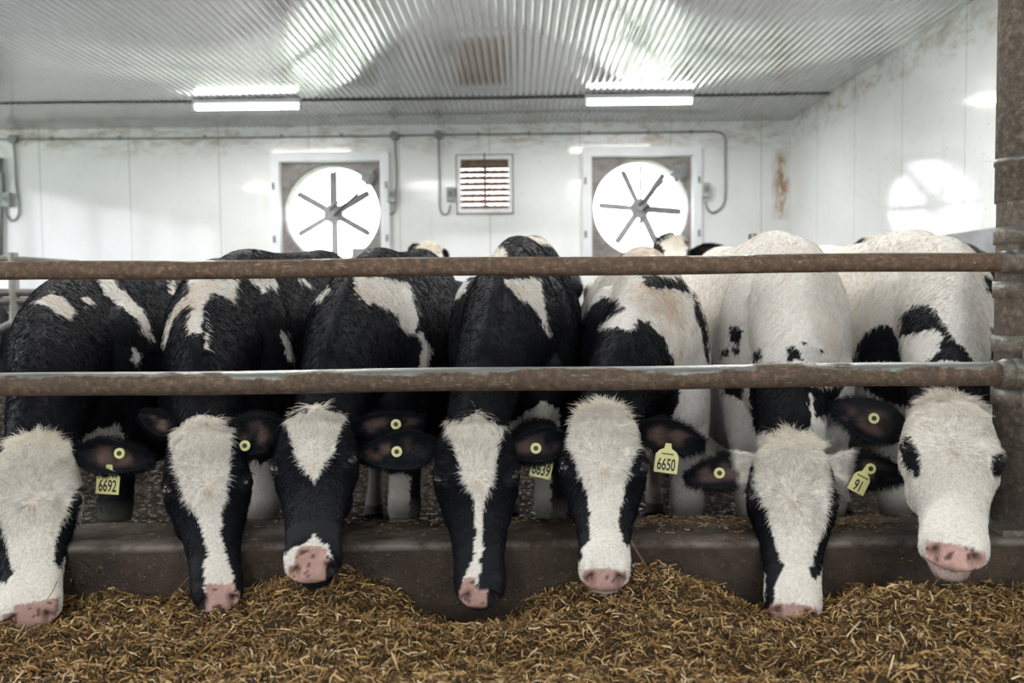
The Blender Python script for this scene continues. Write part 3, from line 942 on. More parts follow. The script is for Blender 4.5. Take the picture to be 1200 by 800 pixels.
    def colour(V, fine=0.0, hair=False):
        t, u, w = face(V)
        dist_head = (t > -.10) & (t < 1.1) & (np.abs(u) < .30) & (w > -.44)
        head = dist_head & ((w > -.30) | (t > .25))
        B, dep = bearing(V)
        wob = (hash_noise(V, 55, 3) - .5) * 5 + (hash_noise(V, 160, 5) - .5) * 4
        if hair: wob = wob + RNG.normal(0, 1.4, len(V))
        nV = len(V)
        whb = np.full(nV, base_white)
        for (poly, ya, yb) in c.get('patches', []):
            sd = sdpoly(B, poly) + wob
            whb = np.where((sd > 0) & (V[:, 1] > ya) & (V[:, 1] < yb), not base_white, whb)
        whh = np.full(nV, hbase_white)
        for poly in c.get('hpatches', []):
            sd = sdpoly(B, poly) + wob * .7
            whh = np.where((sd > 0) & (w > -.30), not hbase_white, whh)
        wh = np.where(head, whh, whb)
        n1 = hash_noise(V, 9, 1); n2 = hash_noise(V, 30, 2)
        wc = np.where(head[:, None], WHITE_H, WHITE_B)
        sp = np.exp(-((V[:, 0] - (bx + (hx - bx) * np.clip((V[:, 1] - y0) / 1.9, 0, 1))) / .10) ** 2)
        tan = np.clip(sp * (V[:, 2] > .9) * 1.1 * n1 + (n2 - .62) * 1.0, 0, 1) * np.where(head, .25, c.get('tan', .55))
        wc = wc * (1 - tan[:, None]) + TAN * tan[:, None]
        # dusty forehead whorl, cream poll
        wq = np.exp(-(((t - .42) / .035) ** 2 + (u / .02) ** 2)) * head
        wc = wc * (1 - .5 * wq[:, None]) + TAN * .5 * wq[:, None]
        pq = np.clip(1 - (t + .04) / .20, 0, 1) * head * (.15 + .5 * n2)
        wc = wc * (1 - pq[:, None]) + CREAM * pq[:, None]
        C = np.where(wh[:, None], wc, BLACK * (.8 + .5 * n2[:, None]))
        # soiled knees and shanks
        leg = np.clip((.62 - V[:, 2]) / .16, 0, 1) * (~head) * (.45 + .55 * n2)
        knee = np.clip((.44 - V[:, 2]) / .05, 0, 1) * (~head)
        C = C * (1 - (leg * .45)[:, None]) + (np.array([.42, .36, .28]) * wh[:, None] + np.array([.03, .028, .025]) * (~wh)[:, None]) * (leg * .45)[:, None]
        C = C * (1 - (knee * .8)[:, None]) + GREY * .8 * (knee * .8)[:, None]
        # bare nose
        ee = t - .8 * w
        pk = (ee > .955 + .02 * n2 + .10 * np.abs(u)) & (np.abs(u) < .095 * mz1 - .5 * np.clip(ee - 1.03, 0, 1) + .01 * n2) & (w > -.122) & (t > .9)
        for poly in c.get('pink', []):
            pk = pk & (sdpoly(B, poly) + wob * .4 > 0) if c.get('pink_only') else (pk | ((sdpoly(B, poly) + wob * .4 > 0) & head & (t > .8)))
        chin = (t > .86) & (w < -.118) & head & (np.abs(u) < .11)
        C = np.where((chin & wh)[:, None], PINK * .6 + C * .25, C)
        mot = hash_noise(V, 120, 8)
        pc = PINK * (.75 + .5 * n2[:, None])
        pc = np.where((mot > .78)[:, None], np.array([.12, .07, .06]), pc)
        if c.get('darknose') is not None:
            dn = sdpoly(B, c['darknose']) + wob * .6 > 0
            pc = np.where(dn[:, None], BLACK * 2.0, pc)
        C = np.where((pk & head)[:, None], pc, C)
        lip = (t > .80) & (np.abs(w + .125) < .014) & head
        C = np.where(lip[:, None], C * .35, C)
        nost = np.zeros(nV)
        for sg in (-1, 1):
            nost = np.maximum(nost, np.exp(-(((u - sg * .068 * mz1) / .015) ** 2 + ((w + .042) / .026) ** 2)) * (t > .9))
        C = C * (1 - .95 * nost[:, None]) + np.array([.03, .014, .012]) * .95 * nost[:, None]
        # dark eyelids
        for sg in (-1, 1):
            k = np.exp(-(((t - .375) / .045) ** 2 + ((u - sg * .205) / .032) ** 2 + ((w + .045) / .05) ** 2) ** 2) * (hbase_white * .75 + .25)
            C = C * (1 - .8 * k[:, None]) + np.array([.05, .035, .03]) * .8 * k[:, None]
        hoof = (V[:, 2] < .06)
        C = np.where(hoof[:, None], np.array([.05, .045, .04]), C)
        return np.clip(C, 0, 1), head, pk & head
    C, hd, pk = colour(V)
    faces_extra = []; allV = [V]; allC = [C]; off = len(V)
    eli, els, elt = [li], [ls], [lt]; nloop = len(li)
    ear_info = []
    for e in c['ears']:
        EV, EF, inner, al, fr_ = ear_geo(e['root'], e['tip'], e.get('face', (0, -1, .15)), e.get('w', .045), e.get('droop', 0), e.get('cup', .022))
        col = np.array(e.get('rim', BLACK))[None, :].repeat(len(EV), 0)
        rootc = np.array(e.get('rootcol', BLACK))
        k = np.clip((al - .05 - e.get('rootlen', .2)) / .1, 0, 1)[:, None]
        col = rootc * (1 - k) + col * k
        hn = hash_noise(EV, 38, 4)
        ik = np.clip((inner - .32) / .3, 0, 1) * np.clip((al - .16) / .15, 0, 1) * np.clip((1.0 - al) / .35, 0, 1) * np.clip((hn - .36) * 3, 0, 1)
        col = col * (1 - ik[:, None]) + EARSKIN * (.7 + .6 * hn[:, None]) * ik[:, None]
        allV.append(EV); allC.append(col)
        f = np.array(EF); eli.append((f + off).reshape(-1)); els.append(nloop + np.arange(len(f)) * 4); elt.append(np.full(len(f), 4))
        nloop += f.size; off += len(EV)
        ear_info.append((EV, inner, al, fr_, col))
    VV = np.concatenate(allV); CC = np.concatenate(allC)
    base = np.array([bx, y0 + .9, 0.0])
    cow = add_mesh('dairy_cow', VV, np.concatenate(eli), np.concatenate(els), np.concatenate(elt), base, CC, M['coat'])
    tag(cow, c['label'], 'cow', c['group'])
    # eyes
    for sg in (-1, 1):
        ec = H(.375, sg * .196, -.056)
        eb = MB(); vb = Vol(); vb.ball(ec - s * sg * .003, (.0185, .0185, .0185)); eb.add(vb.V, vb.F, True)
        e_o = eb.build('eye', M['eye'], None); e_o.parent = cow; e_o.location = tuple(-base)
    if c.get('fur', True):
        camp = np.array([0, 0, CAMZ])
        def wt(cen, nr):
            v = camp - cen; dd = np.linalg.norm(v, axis=1); cosv = (nr * v).sum(1) / dd
            B, _ = bearing(cen)
            vis = (cosv > -.25) * (cen[:, 2] > .40) * (B[:, 0] > -60) * (B[:, 0] < 1260) * (cen[:, 1] < max(4.3, y0 + 1.2))
            t, u, w = face(cen)
            return vis * (1.0 / dd ** 2)
        HP, HN = sample_surface(V, li, ls, lt, lambda cen, nr: wt(cen, nr) * (((cen - P) @ a / L > -.10) & (cen[:, 1] < P[1] + .24)), c.get('nh', 26000))
        BP, BN = sample_surface(V, li, ls, lt, lambda cen, nr: wt(cen, nr) * (((cen - P) @ a / L < .1) | (cen[:, 1] > P[1] + .14)), c.get('nb', 42000))
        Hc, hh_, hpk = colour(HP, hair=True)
        keep = ~hpk & ~(((HP - P) @ a / L > .97))
        HP, HN, Hc = HP[keep], HN[keep], Hc[keep]
        # keep hair off the eyeballs
        for sg in (-1, 1):
            k = np.linalg.norm(HP - H(.375, sg * .196, -.056), axis=1) > .0215
            HP, HN, Hc = HP[k], HN[k], Hc[k]
        wh = H(.40, 0, .0)
        D = HP - wh; far = np.linalg.norm(D, axis=1)
        D = D / (far[:, None] + 1e-6)
        tt_ = (HP - P) @ a / L
        D = D + (a * .8)[None, :] * np.clip((tt_ - .45) / .2, 0, 1)[:, None] + RNG.normal(0, .16, D.shape)
        D -= HN * (D * HN).sum(1)[:, None]; D /= np.linalg.norm(D, axis=1)[:, None] + 1e-6
        shaggy = c.get('shag', 1.0)
        Ln = (.008 + .009 * np.clip(1 - np.abs(tt_ - .25) / .35, 0, 1) * shaggy) * RNG.uniform(.6, 1.3, len(HP))
        Ln *= np.where(tt_ > .75, .7, 1) * np.clip((tt_ + .06) / .16, .45, 1)
        Hc = Hc * RNG.uniform(.62, 1.15, (len(Hc), 1)) * (.78 + .34 * hash_noise(HP, 110, 6))[:, None]
        # body hair
        Bc, _, _ = colour(BP, hair=True)
        BD = np.array([0, .45, -1.0])[None, :] + RNG.normal(0, .18, BP.shape)
        BD -= BN * (BD * BN).sum(1)[:, None]; BD /= np.linalg.norm(BD, axis=1)[:, None] + 1e-6
        BL = .014 * RNG.uniform(.6, 1.3, len(BP))
        Bc = Bc * RNG.uniform(.75, 1.12, (len(Bc), 1))
        # ears: fringe and inner hair
        EP, EN, ED, EL_, EC = [], [], [], [], []
        for EV, inner, al, (d, w_, f, EL), col in ear_info:
            m = len(EV)
            idx = RNG.integers(0, m, 4200)
            idx = idx[al[idx] < .97]
            p = EV[idx] + RNG.normal(0, .0022, (len(idx), 3))
            isin = inner[idx] > .0
            outw = np.sign(((EV[idx] - EV.mean(0)) @ w_))[:, None] * w_[None, :]
            dirn = d[None, :] * .8 + outw * np.where(inner[idx] < .25, .8, .15)[:, None] + RNG.normal(0, .22, (len(idx), 3))
            nn = np.where(isin[:, None], f[None, :], -f[None, :])
            EP.append(p); EN.append(nn); ED.append(dirn / np.linalg.norm(dirn, axis=1)[:, None])
            EL_.append(np.where(inner[idx] < .2, .013, .009) * RNG.uniform(.6, 1.4, len(idx)))
            cc = col[idx].copy()
            EC.append(cc * RNG.uniform(.7, 1.3, (len(idx), 1)))
        # tousled tuft on the poll, in locks
        nT = c.get('ntuft', 2600)
        tuft = c.get('tuft', 1.0)
        th = RNG.uniform(-.11, .11, 90) ; tl = RNG.uniform(-.05, .17, 90)
        ldir = np.stack([th * 4 + RNG.normal(0, .5, 90), c.get('tdir', -.1) + tl * 6 + RNG.normal(0, .6, 90), np.abs(RNG.normal(.45, .25, 90))], 1)
        tu, tl_ = RNG.uniform(-.145, .145, nT), -.06 + .25 * RNG.beta(1.1, 1.7, nT)
        near = np.argmin((tu[:, None] - th) ** 2 + (tl_[:, None] - tl) ** 2, 1)
        fr_t = interp_smooth(tl_, HT, HFR); hw_t = interp_smooth(tl_, HT, HHW)
        TP = P + np.outer(tl_ * L, a) + np.outer(tu * WS, s) + np.outer((fr_t - .5 * (tu / hw_t) ** 2 * .12 - .01) * WS, n)
        dl = ldir[near] + RNG.normal(0, .18, (nT, 3))
        TD = dl[:, :1] * s + dl[:, 1:2] * a + dl[:, 2:] * n * .35; TD /= np.linalg.norm(TD, axis=1)[:, None]
        TN = np.repeat(n[None, :], nT, 0) * .9 - a * .3
        TL = .046 * tuft * RNG.uniform(.5, 1.25, nT) * (1 - .5 * np.abs(tu) / .15)
        Tc, _, _ = colour(TP, hair=True)
        Tc = Tc * RNG.uniform(.85, 1.2, (nT, 1))
        allP = np.concatenate([HP, BP] + EP + [TP]); allN = np.concatenate([HN, BN] + EN + [TN])
        allD = np.concatenate([D, BD] + ED + [TD]); allL = np.concatenate([Ln, BL] + EL_ + [TL])
        allCo = np.clip(np.concatenate([Hc, Bc] + EC + [Tc]), 0, 1)
        rad = np.concatenate([np.full(len(HP), .00050), np.full(len(BP), .0006)] + [np.full(len(x), .00045) for x in EP] + [np.full(nT, .00055)])[:, None]
        make_fur(allP, allN, allD, allL, allCo, rad, cow, base)
    return cow, base, H

E = lambda x, y, d: at(x, y, d)
EARW = dict(rim=BLACK)
GR = 'cows feeding in a row through the rails'
FR, BK = 0.0, 3.85
def P_(*pts, a=FR, b=BK): return (list(pts), a, b)
cows = []
cows.append(dict(base='black', hbase='white', poll=E(40, 512, 2.24), muz=E(34, 722, 1.90), roll=0, mzw=1.12, bx=-1.475, hx=-1.45, top=1.215, hs=1.0, shag=1.5,
    label='black cow with a shaggy white face, leftmost in the row, ear tag 6692', group=GR,
    patches=[P_((42, 354), (56, 344), (72, 346), (88, 362), (84, 372), (68, 368), (56, 360)), P_((94, 349), (105, 347), (111, 354), (102, 358)),
             P_((113, 326), (130, 326), (150, 347), (166, 360), (175, 380), (180, 400), (165, 388), (158, 372), (143, 360), (125, 346)),
             P_((155, 405), (163, 418), (160, 428), (155, 420)), P_((197, 328), (203, 330), (208, 348), (199, 344)),
             P_((90, 520), (100, 508), (128, 500), (140, 496), (146, 520), (92, 524))],
    hpatches=[[(91, 568), (96, 568), (92, 592), (88, 612), (80, 640), (70, 668), (62, 657), (71, 612), (80, 590)], [(-25, 606), (1, 613), (12, 655), (14, 674), (7, 684), (-25, 672)]],
    pink=[[(15, 712), (25, 707), (55, 703), (70, 700), (68, 716), (45, 727), (25, 726)]],
    ears=[dict(root=E(84, 530, 2.27), tip=E(180, 540, 2.30), w=.046), dict(root=E(-4, 530, 2.27), tip=E(-95, 545, 2.30), w=.046)],
    tags=[dict(c=E(140, 531, 2.262), panel=E(126.5, 566, 2.285), text='6692', rollz=-4)]))
cows.append(dict(base='black', tdir=1.0, poll=E(238, 492, 2.26), muz=E(256, 702, 1.92), roll=4, bx=-.985, hx=-.90, top=1.265, rise=.055, hs=.98, shag=1.2,
    label='black cow with a wide white blaze, second from left among the feeding cows', group=GR,
    patches=[P_((222, 326), (280, 326), (274, 353), (262, 346), (248, 345), (240, 357), (237, 375), (236, 391), (221, 393), (219, 375), (227, 362), (217, 354), (221, 340)),
             P_((216, 350), (227, 352), (212, 363), (201, 380), (194, 404), (191, 400), (197, 377), (205, 361)), P_((240, 378), (243, 378), (243, 408), (240, 408)),
             P_((290, 326), (323, 326), (326, 343), (316, 336), (308, 343)), P_((350, 327), (357, 328), (368, 336), (360, 336)), P_((329, 388), (335, 390), (345, 424), (337, 420)),
             P_((292, 540), (334, 540), (334, 625), (290, 625))],
    hpatches=[[(197, 497), (208, 487), (232, 480), (262, 486), (270, 500), (269, 545), (264, 582), (259, 601), (259, 627), (270, 665), (277, 690), (240, 694), (237, 672), (244, 646), (232, 609), (214, 579), (206, 552), (200, 520)]],
    pink=[[(240, 685), (276, 682), (274, 696), (257, 702), (242, 699)]], darknose=[(190, 660), (239, 660), (241, 715), (190, 715)],
    ears=[dict(root=E(206, 505, 2.30), tip=E(158, 484, 2.40), w=.030), dict(root=E(276, 505, 2.34), tip=E(330, 490, 2.44), w=.034)], tags=[]))
cows.append(dict(base='black', tdir=1.0, poll=E(368, 474, 2.27), muz=E(365, 664, 1.85), roll=-5, mzw=1.12, bx=-.515, hx=-.44, top=1.265, rise=.055, hs=.97, shag=1.0,
    label='black cow with a white triangle on the forehead and a pink muzzle', group=GR,
    patches=[P_((370, 352), (386, 334), (385, 343), (376, 353)),
             P_((413, 324), (450, 324), (468, 330), (478, 330), (490, 368), (486, 392), (475, 390), (462, 366), (445, 356), (430, 356), (417, 344)),
             P_((487, 388), (495, 390), (506, 410), (501, 432), (491, 430), (495, 410)), P_((438, 555), (480, 555), (480, 625), (436, 625))],
    hpatches=[[(336, 489), (358, 484), (370, 471), (382, 480), (405, 489), (391, 525), (375, 555), (368, 566), (361, 555), (348, 537), (341, 510)],
              [(330, 650), (345, 640), (358, 638), (368, 625), (376, 638), (386, 636), (386, 655), (372, 680), (335, 680)]],
    pink=[[(347, 648), (352, 640), (365, 640), (382, 642), (385, 655), (376, 668), (352, 674), (342, 668)]], darknose=[(387, 630), (420, 630), (420, 700), (380, 700)],
    ears=[dict(root=E(330, 500, 2.28), tip=E(248, 521, 2.26), w=.052), dict(root=E(408, 503, 2.33), tip=E(499, 491, 2.42), w=.034)],
    tags=[dict(c=E(287, 522, 2.245)), dict(c=E(464, 497, 2.375), panel=E(467, 512, 2.40), pw=.02, ph=.012)]))
cows.append(dict(base='black', tdir=1.0, poll=E(556, 480, 2.26), muz=E(563, 698, 1.91), roll=0, bx=-.03, hx=.10, top=1.30, rise=.075, hs=1.0, shag=1.1,
    label='black cow whose white blaze narrows to a thin stripe above the nose', group=GR,
    patches=[P_((545, 312), (552, 292), (572, 283), (590, 290), (600, 312)), P_((518, 326), (549, 326), (546, 342), (533, 352), (517, 361)),
             P_((588, 326), (633, 326), (637, 350), (644, 392), (640, 390), (629, 363), (610, 350), (598, 340)),
             P_((618, 277), (650, 279), (668, 287), (673, 302), (665, 300), (655, 289), (630, 285), a=3.6, b=9), P_((680, 328), (692, 328), (692, 347), a=3.4, b=9),
             P_((598, 494), (625, 478), (635, 468), (655, 478), (658, 520), (600, 512)), P_((600, 545), (645, 545), (645, 625), (598, 625))],
    hpatches=[[(521, 489), (541, 494), (559, 482), (571, 494), (590, 498), (584, 522), (577, 560), (569, 585), (566, 607), (566, 641), (560, 684), (541, 684), (555, 654), (558, 622), (555, 585), (542, 560), (535, 532), (527, 510)]],
    pink=[[(545, 678), (556, 676), (557, 690), (571, 690), (568, 704), (546, 704), (539, 692)]], darknose=[(557, 650), (620, 650), (620, 730), (572, 730), (572, 690), (557, 688)],
    ears=[dict(root=E(514, 522, 2.27), tip=E(420, 533, 2.26), w=.052), dict(root=E(602, 512, 2.38), tip=E(655, 500, 2.46), w=.034)],
    tags=[dict(c=E(465, 529, 2.245))]))
cows.append(dict(base='white', hbase='black', poll=E(706, 474, 2.26), muz=E(709, 675, 1.86), roll=0, bx=.42, hx=.50, top=1.265, hs=1.0, shag=1.2, tan=.75,
    label='cow with a broad white blaze between black cheeks, wearing ear tag 6650', group=GR,
    patches=[P_((668, 402), (680, 378), (692, 358), (708, 348), (724, 350), (731, 362), (716, 370), (702, 384), (716, 383), (740, 386), (748, 372), (764, 380), (780, 400), (790, 425), (797, 440), (796, 470), (786, 493), (765, 508), (735, 520), (640, 520), (650, 440)),
             P_((752, 322), (800, 326), (808, 342), (785, 338), (758, 336)), P_((812, 340), (823, 365), (831, 388), (831, 425), (826, 412), (821, 385), (813, 368)),
             P_((640, 520), (700, 520), (700, 640), (655, 640))],
    hpatches=[[(668, 496), (680, 478), (706, 462), (733, 478), (748, 502), (748, 524), (736, 549), (731, 582), (725, 609), (728, 628), (740, 645), (740, 680), (709, 700), (675, 680), (682, 645), (691, 632), (690, 590), (684, 562), (672, 535), (665, 521)]],
    ears=[dict(root=E(668, 515, 2.27), tip=E(590, 528, 2.26), w=.046), dict(root=E(744, 503, 2.29), tip=E(830, 522, 2.33), w=.046)],
    tags=[dict(c=E(628, 525, 2.245), panel=E(635, 547, 2.285), text='6639', rollz=-14, pw=.055), dict(c=E(793, 521, 2.29), panel=E(781, 541, 2.275), text='6650', rollz=-8, button=False)]))
cows.append(dict(base='white', poll=E(928, 510, 2.25), muz=E(930, 716, 1.90), roll=0, mzw=1.08, bx=.885, hx=.95, top=1.315, hs=1.0, shag=1.4, tan=.32,
    label='white cow with black cheek strips and ear tag 91, second from right feeding', group=GR,
    patches=[P_((855, 384), (866, 382), (871, 390), (864, 404), (856, 402)), P_((844, 409), (853, 407), (853, 416), (846, 418)), P_((858, 406), (864, 404), (868, 412), (860, 416)), P_((884, 410), (892, 408), (893, 420), (884, 424)),
             P_((923, 406), (934, 405), (941, 422), (924, 424)), P_((941, 401), (946, 402), (944, 406)), P_((960, 408), (968, 412), (960, 414)),
             P_((878, 440), (948, 440), (950, 500), (935, 512), (884, 506), (879, 480)), P_((845, 448), (870, 448), (870, 468), (850, 462)), P_((950, 452), (988, 452), (976, 480), (956, 490))],
    hpatches=[[(885, 543), (872, 560), (872, 620), (890, 655), (899, 680), (894, 715), (905, 712), (911, 680), (918, 665), (909, 635), (900, 597), (887, 572)],
              [(974, 528), (990, 560), (988, 592), (976, 627), (961, 672), (954, 682), (950, 665), (959, 635), (971, 597), (971, 552)]],
    pink=[], pink_only=False,
    ears=[dict(root=E(893, 543, 2.27), tip=E(803, 562, 2.27), w=.045, rootcol=WHITE_H, rootlen=.22), dict(root=E(968, 543, 2.27), tip=E(1068, 559, 2.28), w=.045, rootcol=WHITE_H, rootlen=.22)],
    tags=[dict(c=E(843, 554, 2.25)), dict(c=E(1020, 549, 2.255), panel=E(1007, 566, 2.245), text='91', rollz=-28, pw=.044, ph=.05, tsize=.040)]))
cows.append(dict(base='white', poll=E(1116, 462, 2.20), muz=E(1121, 645, 1.75), roll=4, mzw=1.10, bx=1.355, hx=1.43, top=1.315, hs=1.04, shag=.8, tan=.28,
    label='white-faced cow with black eye patches, rightmost feeding cow, beside the post', group=GR,
    patches=[P_((1001, 425), (1004, 405), (1015, 388), (1030, 380), (1045, 384), (1055, 400), (1057, 425)),
             P_((1054, 392), (1056, 370), (1068, 360), (1080, 356), (1095, 362), (1105, 378), (1118, 395), (1142, 425), (1083, 425), (1100, 410), (1108, 395), (1100, 385), (1080, 388), (1065, 392)),
             P_((1153, 322), (1164, 326), (1172, 350), (1166, 354), (1155, 336)), P_((1162, 383), (1176, 383), (1176, 424), (1160, 421)), P_((1112, 290), (1120, 283), (1138, 293), (1131, 297), a=3.2, b=9),
             P_((1000, 440), (1180, 440), (1180, 470), (1150, 475), (1050, 475), (1020, 462))],
    hpatches=[[(1056, 520), (1067, 510), (1075, 525), (1081, 546), (1075, 560), (1069, 552), (1058, 540)], [(1160, 548), (1164, 534), (1176, 528), (1178, 552), (1166, 558)]],
    ears=[dict(root=E(1066, 508, 2.29), tip=E(974, 474, 2.33), w=.056, face=(.25, -1, .1)), dict(root=E(1160, 500, 2.27), tip=E(1235, 520, 2.30), w=.05, rootcol=WHITE_H, rootlen=.15)],
    tags=[dict(c=E(1024, 490, 2.285))]))

SEL = None
for i, c in enumerate(cows):
    if SEL and str(i) not in SEL: continue
    cow, base, H = build_cow(c)
    for tg in c['tags']:
        tg = dict(tg); ctr = tg.pop('c')
        ear_tag(cow, base, ctr, (0, -1, .12), **tg)
# ------------------------------------------------------------------ cows further back in the pen
BG = 'cows standing further back in the pen'
def bgcow(**k):
    d = dict(fur=False, voxel=.014, patches=[], hpatches=[], ears=[], tags=[], group=BG, shag=1)
    d.update(k); cow, base, H = build_cow(d)
    return cow, base, H
if not SEL:
    # head up, looking out over the backs
    bgcow(base='black', poll=E(788, 275, 5.0), muz=E(784, 356, 4.66), fur=True, nh=5000, nb=3000, roll=4, bx=E(800, 300, 5.6)[0], hx=E(800, 300, 5.6)[0] + .25, y0=5.25, top=1.25, hs=1.12,
          hpatches=[[(770, 283), (782, 280), (792, 273), (802, 284), (807, 291), (803, 305), (776, 305), (779, 294)]],
          ears=[dict(root=E(810, 296, 5.03), tip=E(856, 295, 5.08), w=.05, face=(0, -1, -.2)), dict(root=E(768, 298, 5.03), tip=E(728, 301, 5.06), w=.045, rim=BLACK * 2, face=(0, -1, .3))],
          label='black and white cow with raised head looking out in front of the right fan', voxel=.011)
    bgcow(base='white', hbase='white', poll=E(1030, 280, 5.4), muz=E(1020, 345, 5.0), roll=-8, fur=True, nh=4000, nb=4000, tuft=1.4, bx=E(1045, 300, 5.8)[0], hx=E(1040, 300, 6)[0], y0=5.7, top=1.33, hs=.9,
          ears=[dict(root=E(1018, 290, 5.42), tip=E(1005, 282, 5.46), w=.05)], patches=[],
          label='cream-polled cow behind the rightmost feeding cow, small black ear showing over the rail')
    bgcow(base='black', poll=E(1110, 292, 5.5), muz=E(1100, 350, 5.1), bx=2.99, hx=3.05, y0=5.8, top=1.42, bw=1.05, hs=.9,
          ears=[dict(root=E(1096, 285, 5.55), tip=E(1070, 272, 5.6), w=.05)], label='black cow back visible between the cream-polled cow and the post')
    bgcow(base='black', hbase='white', poll=E(503, 287, 5.6), muz=E(505, 345, 5.2), fur=True, nh=4000, nb=4000, tuft=1.3, bx=E(470, 300, 6)[0], hx=E(440, 300, 7)[0], y0=5.9, top=1.28, hs=.9,
          ears=[dict(root=E(492, 297, 5.62), tip=E(480, 287, 5.66), w=.04), dict(root=E(514, 297, 5.62), tip=E(526, 303, 5.66), w=.04)],
          label='cow with a cream poll and pointed black ear, behind the third feeding cow')
    bgcow(base='white', poll=E(352, 300, 5.2), muz=E(352, 360, 4.9), bx=E(355, 292, 5.6)[0], hx=E(330, 300, 6)[0], y0=5.5, top=1.335, hs=.9, bw=.8,
          label='white cow back showing as a pale hump under the left fan')
    bgcow(base='white', poll=E(150, 318, 5.0), muz=E(150, 370, 4.7), bx=E(192, 305, 5.8)[0], hx=E(240, 305, 6)[0], y0=5.5, top=1.295, hs=.9,
          patches=[([(90, 290), (146, 290), (150, 330), (90, 330)], 3, 9)], label='white cow with a black shoulder behind the leftmost feeding cow')
    bgcow(base='black', poll=E(-10, 345, 6.0), muz=E(-10, 400, 5.7), bx=E(-10, 330, 6.5)[0], hx=E(-10, 330, 6.5)[0], y0=6.4, top=1.08, hs=.9,
          label='black cow partly hidden behind the pipe stall gate at the left')
    tag(MB().tube([tuple(E(882, 274, 6.4)), tuple(E(882, 274, 6.4) * np.array([1, 1, 0]))], .03, 10).build('pen_post', M['dark']), 'dark pen post top just above the back of the second feeding cow from right', 'post')
    q_ = E(421, 291, 8.3)
    tag(MB().box((q_[0], q_[1], q_[2] / 2), (.12, .12, q_[2]), bevel=.01).build('pen_post', M['conduit']), 'short dark square post in front of the left fan', 'post')

# ------------------------------------------------------------------ feed
def X2(px, d=1.95): return (px - 610) / FPX * d
BUMPS = [(370, 2.03, .085, .13, .10), (300, 2.0, .025, .10, .10), (200, 2.02, .0, .2, .1), (545, 2.06, -.075, .19, .13), (440, 2.0, .015, .08, .1),
         (720, 2.02, .050, .17, .14), (800, 2.0, .045, .12, .12), (690, 1.85, .02, .15, .1), (935, 2.04, -.035, .11, .12), (1040, 1.80, .085, .15, .15), (1150, 1.92, .03, .2, .14),
         (600, 1.5, .03, .5, .2), (100, 1.7, -.01, .2, .15), (1100, 1.45, .05, .4, .2), (380, 1.6, .02, .2, .15), (880, 1.62, -.02, .14, .12)]
def feed_h(x, y):
    h = np.full(np.shape(x), .388)
    for (px, yy, amp, sx, sy) in BUMPS:
        h = h + amp * np.exp(-(((x - X2(px)) / sx) ** 2 + ((y - yy) / sy) ** 2))
    P = np.stack([x, y, np.zeros_like(x)], -1).reshape(-1, 3)
    nz = (hash_noise(P, 9, 2) - .5) * .034 + (hash_noise(P, 25, 3) - .5) * .030 + (hash_noise(P, 60, 5) - .5) * .018
    return h + nz.reshape(np.shape(x))
gx, gy = np.linspace(-2.6, 2.4, 420), np.concatenate([np.linspace(.5, 1.3, 40), np.linspace(1.31, 2.085, 110)])
GX, GY = np.meshgrid(gx, gy, indexing='ij')
GZ = feed_h(GX, GY) - .004
V = np.stack([GX, GY, GZ], -1).reshape(-1, 3); m = len(gy)
ii, jj = np.meshgrid(np.arange(len(gx) - 1), np.arange(m - 1), indexing='ij')
a0 = (ii * m + jj).reshape(-1)
Q = np.stack([a0, a0 + m, a0 + m + 1, a0 + 1], 1)
# skirt to the floor of the alley
me = bpy.data.meshes.new('feed_bed')
me.vertices.add(len(V)); me.vertices.foreach_set('co', V.astype(np.float32).reshape(-1))
me.loops.add(Q.size); me.loops.foreach_set('vertex_index', Q.reshape(-1).astype(np.int32))
me.polygons.add(len(Q)); me.polygons.foreach_set('loop_start', (np.arange(len(Q)) * 4).astype(np.int32)); me.polygons.foreach_set('loop_total', np.full(len(Q), 4, np.int32))
me.polygons.foreach_set('use_smooth', np.ones(len(Q), bool)); me.update(calc_edges=True)
feed = link('feed_pile', me, M['bed'])
tag(feed, 'long heap of chopped golden-brown straw feed along the foot of the concrete curb', 'feed', None, 'stuff')

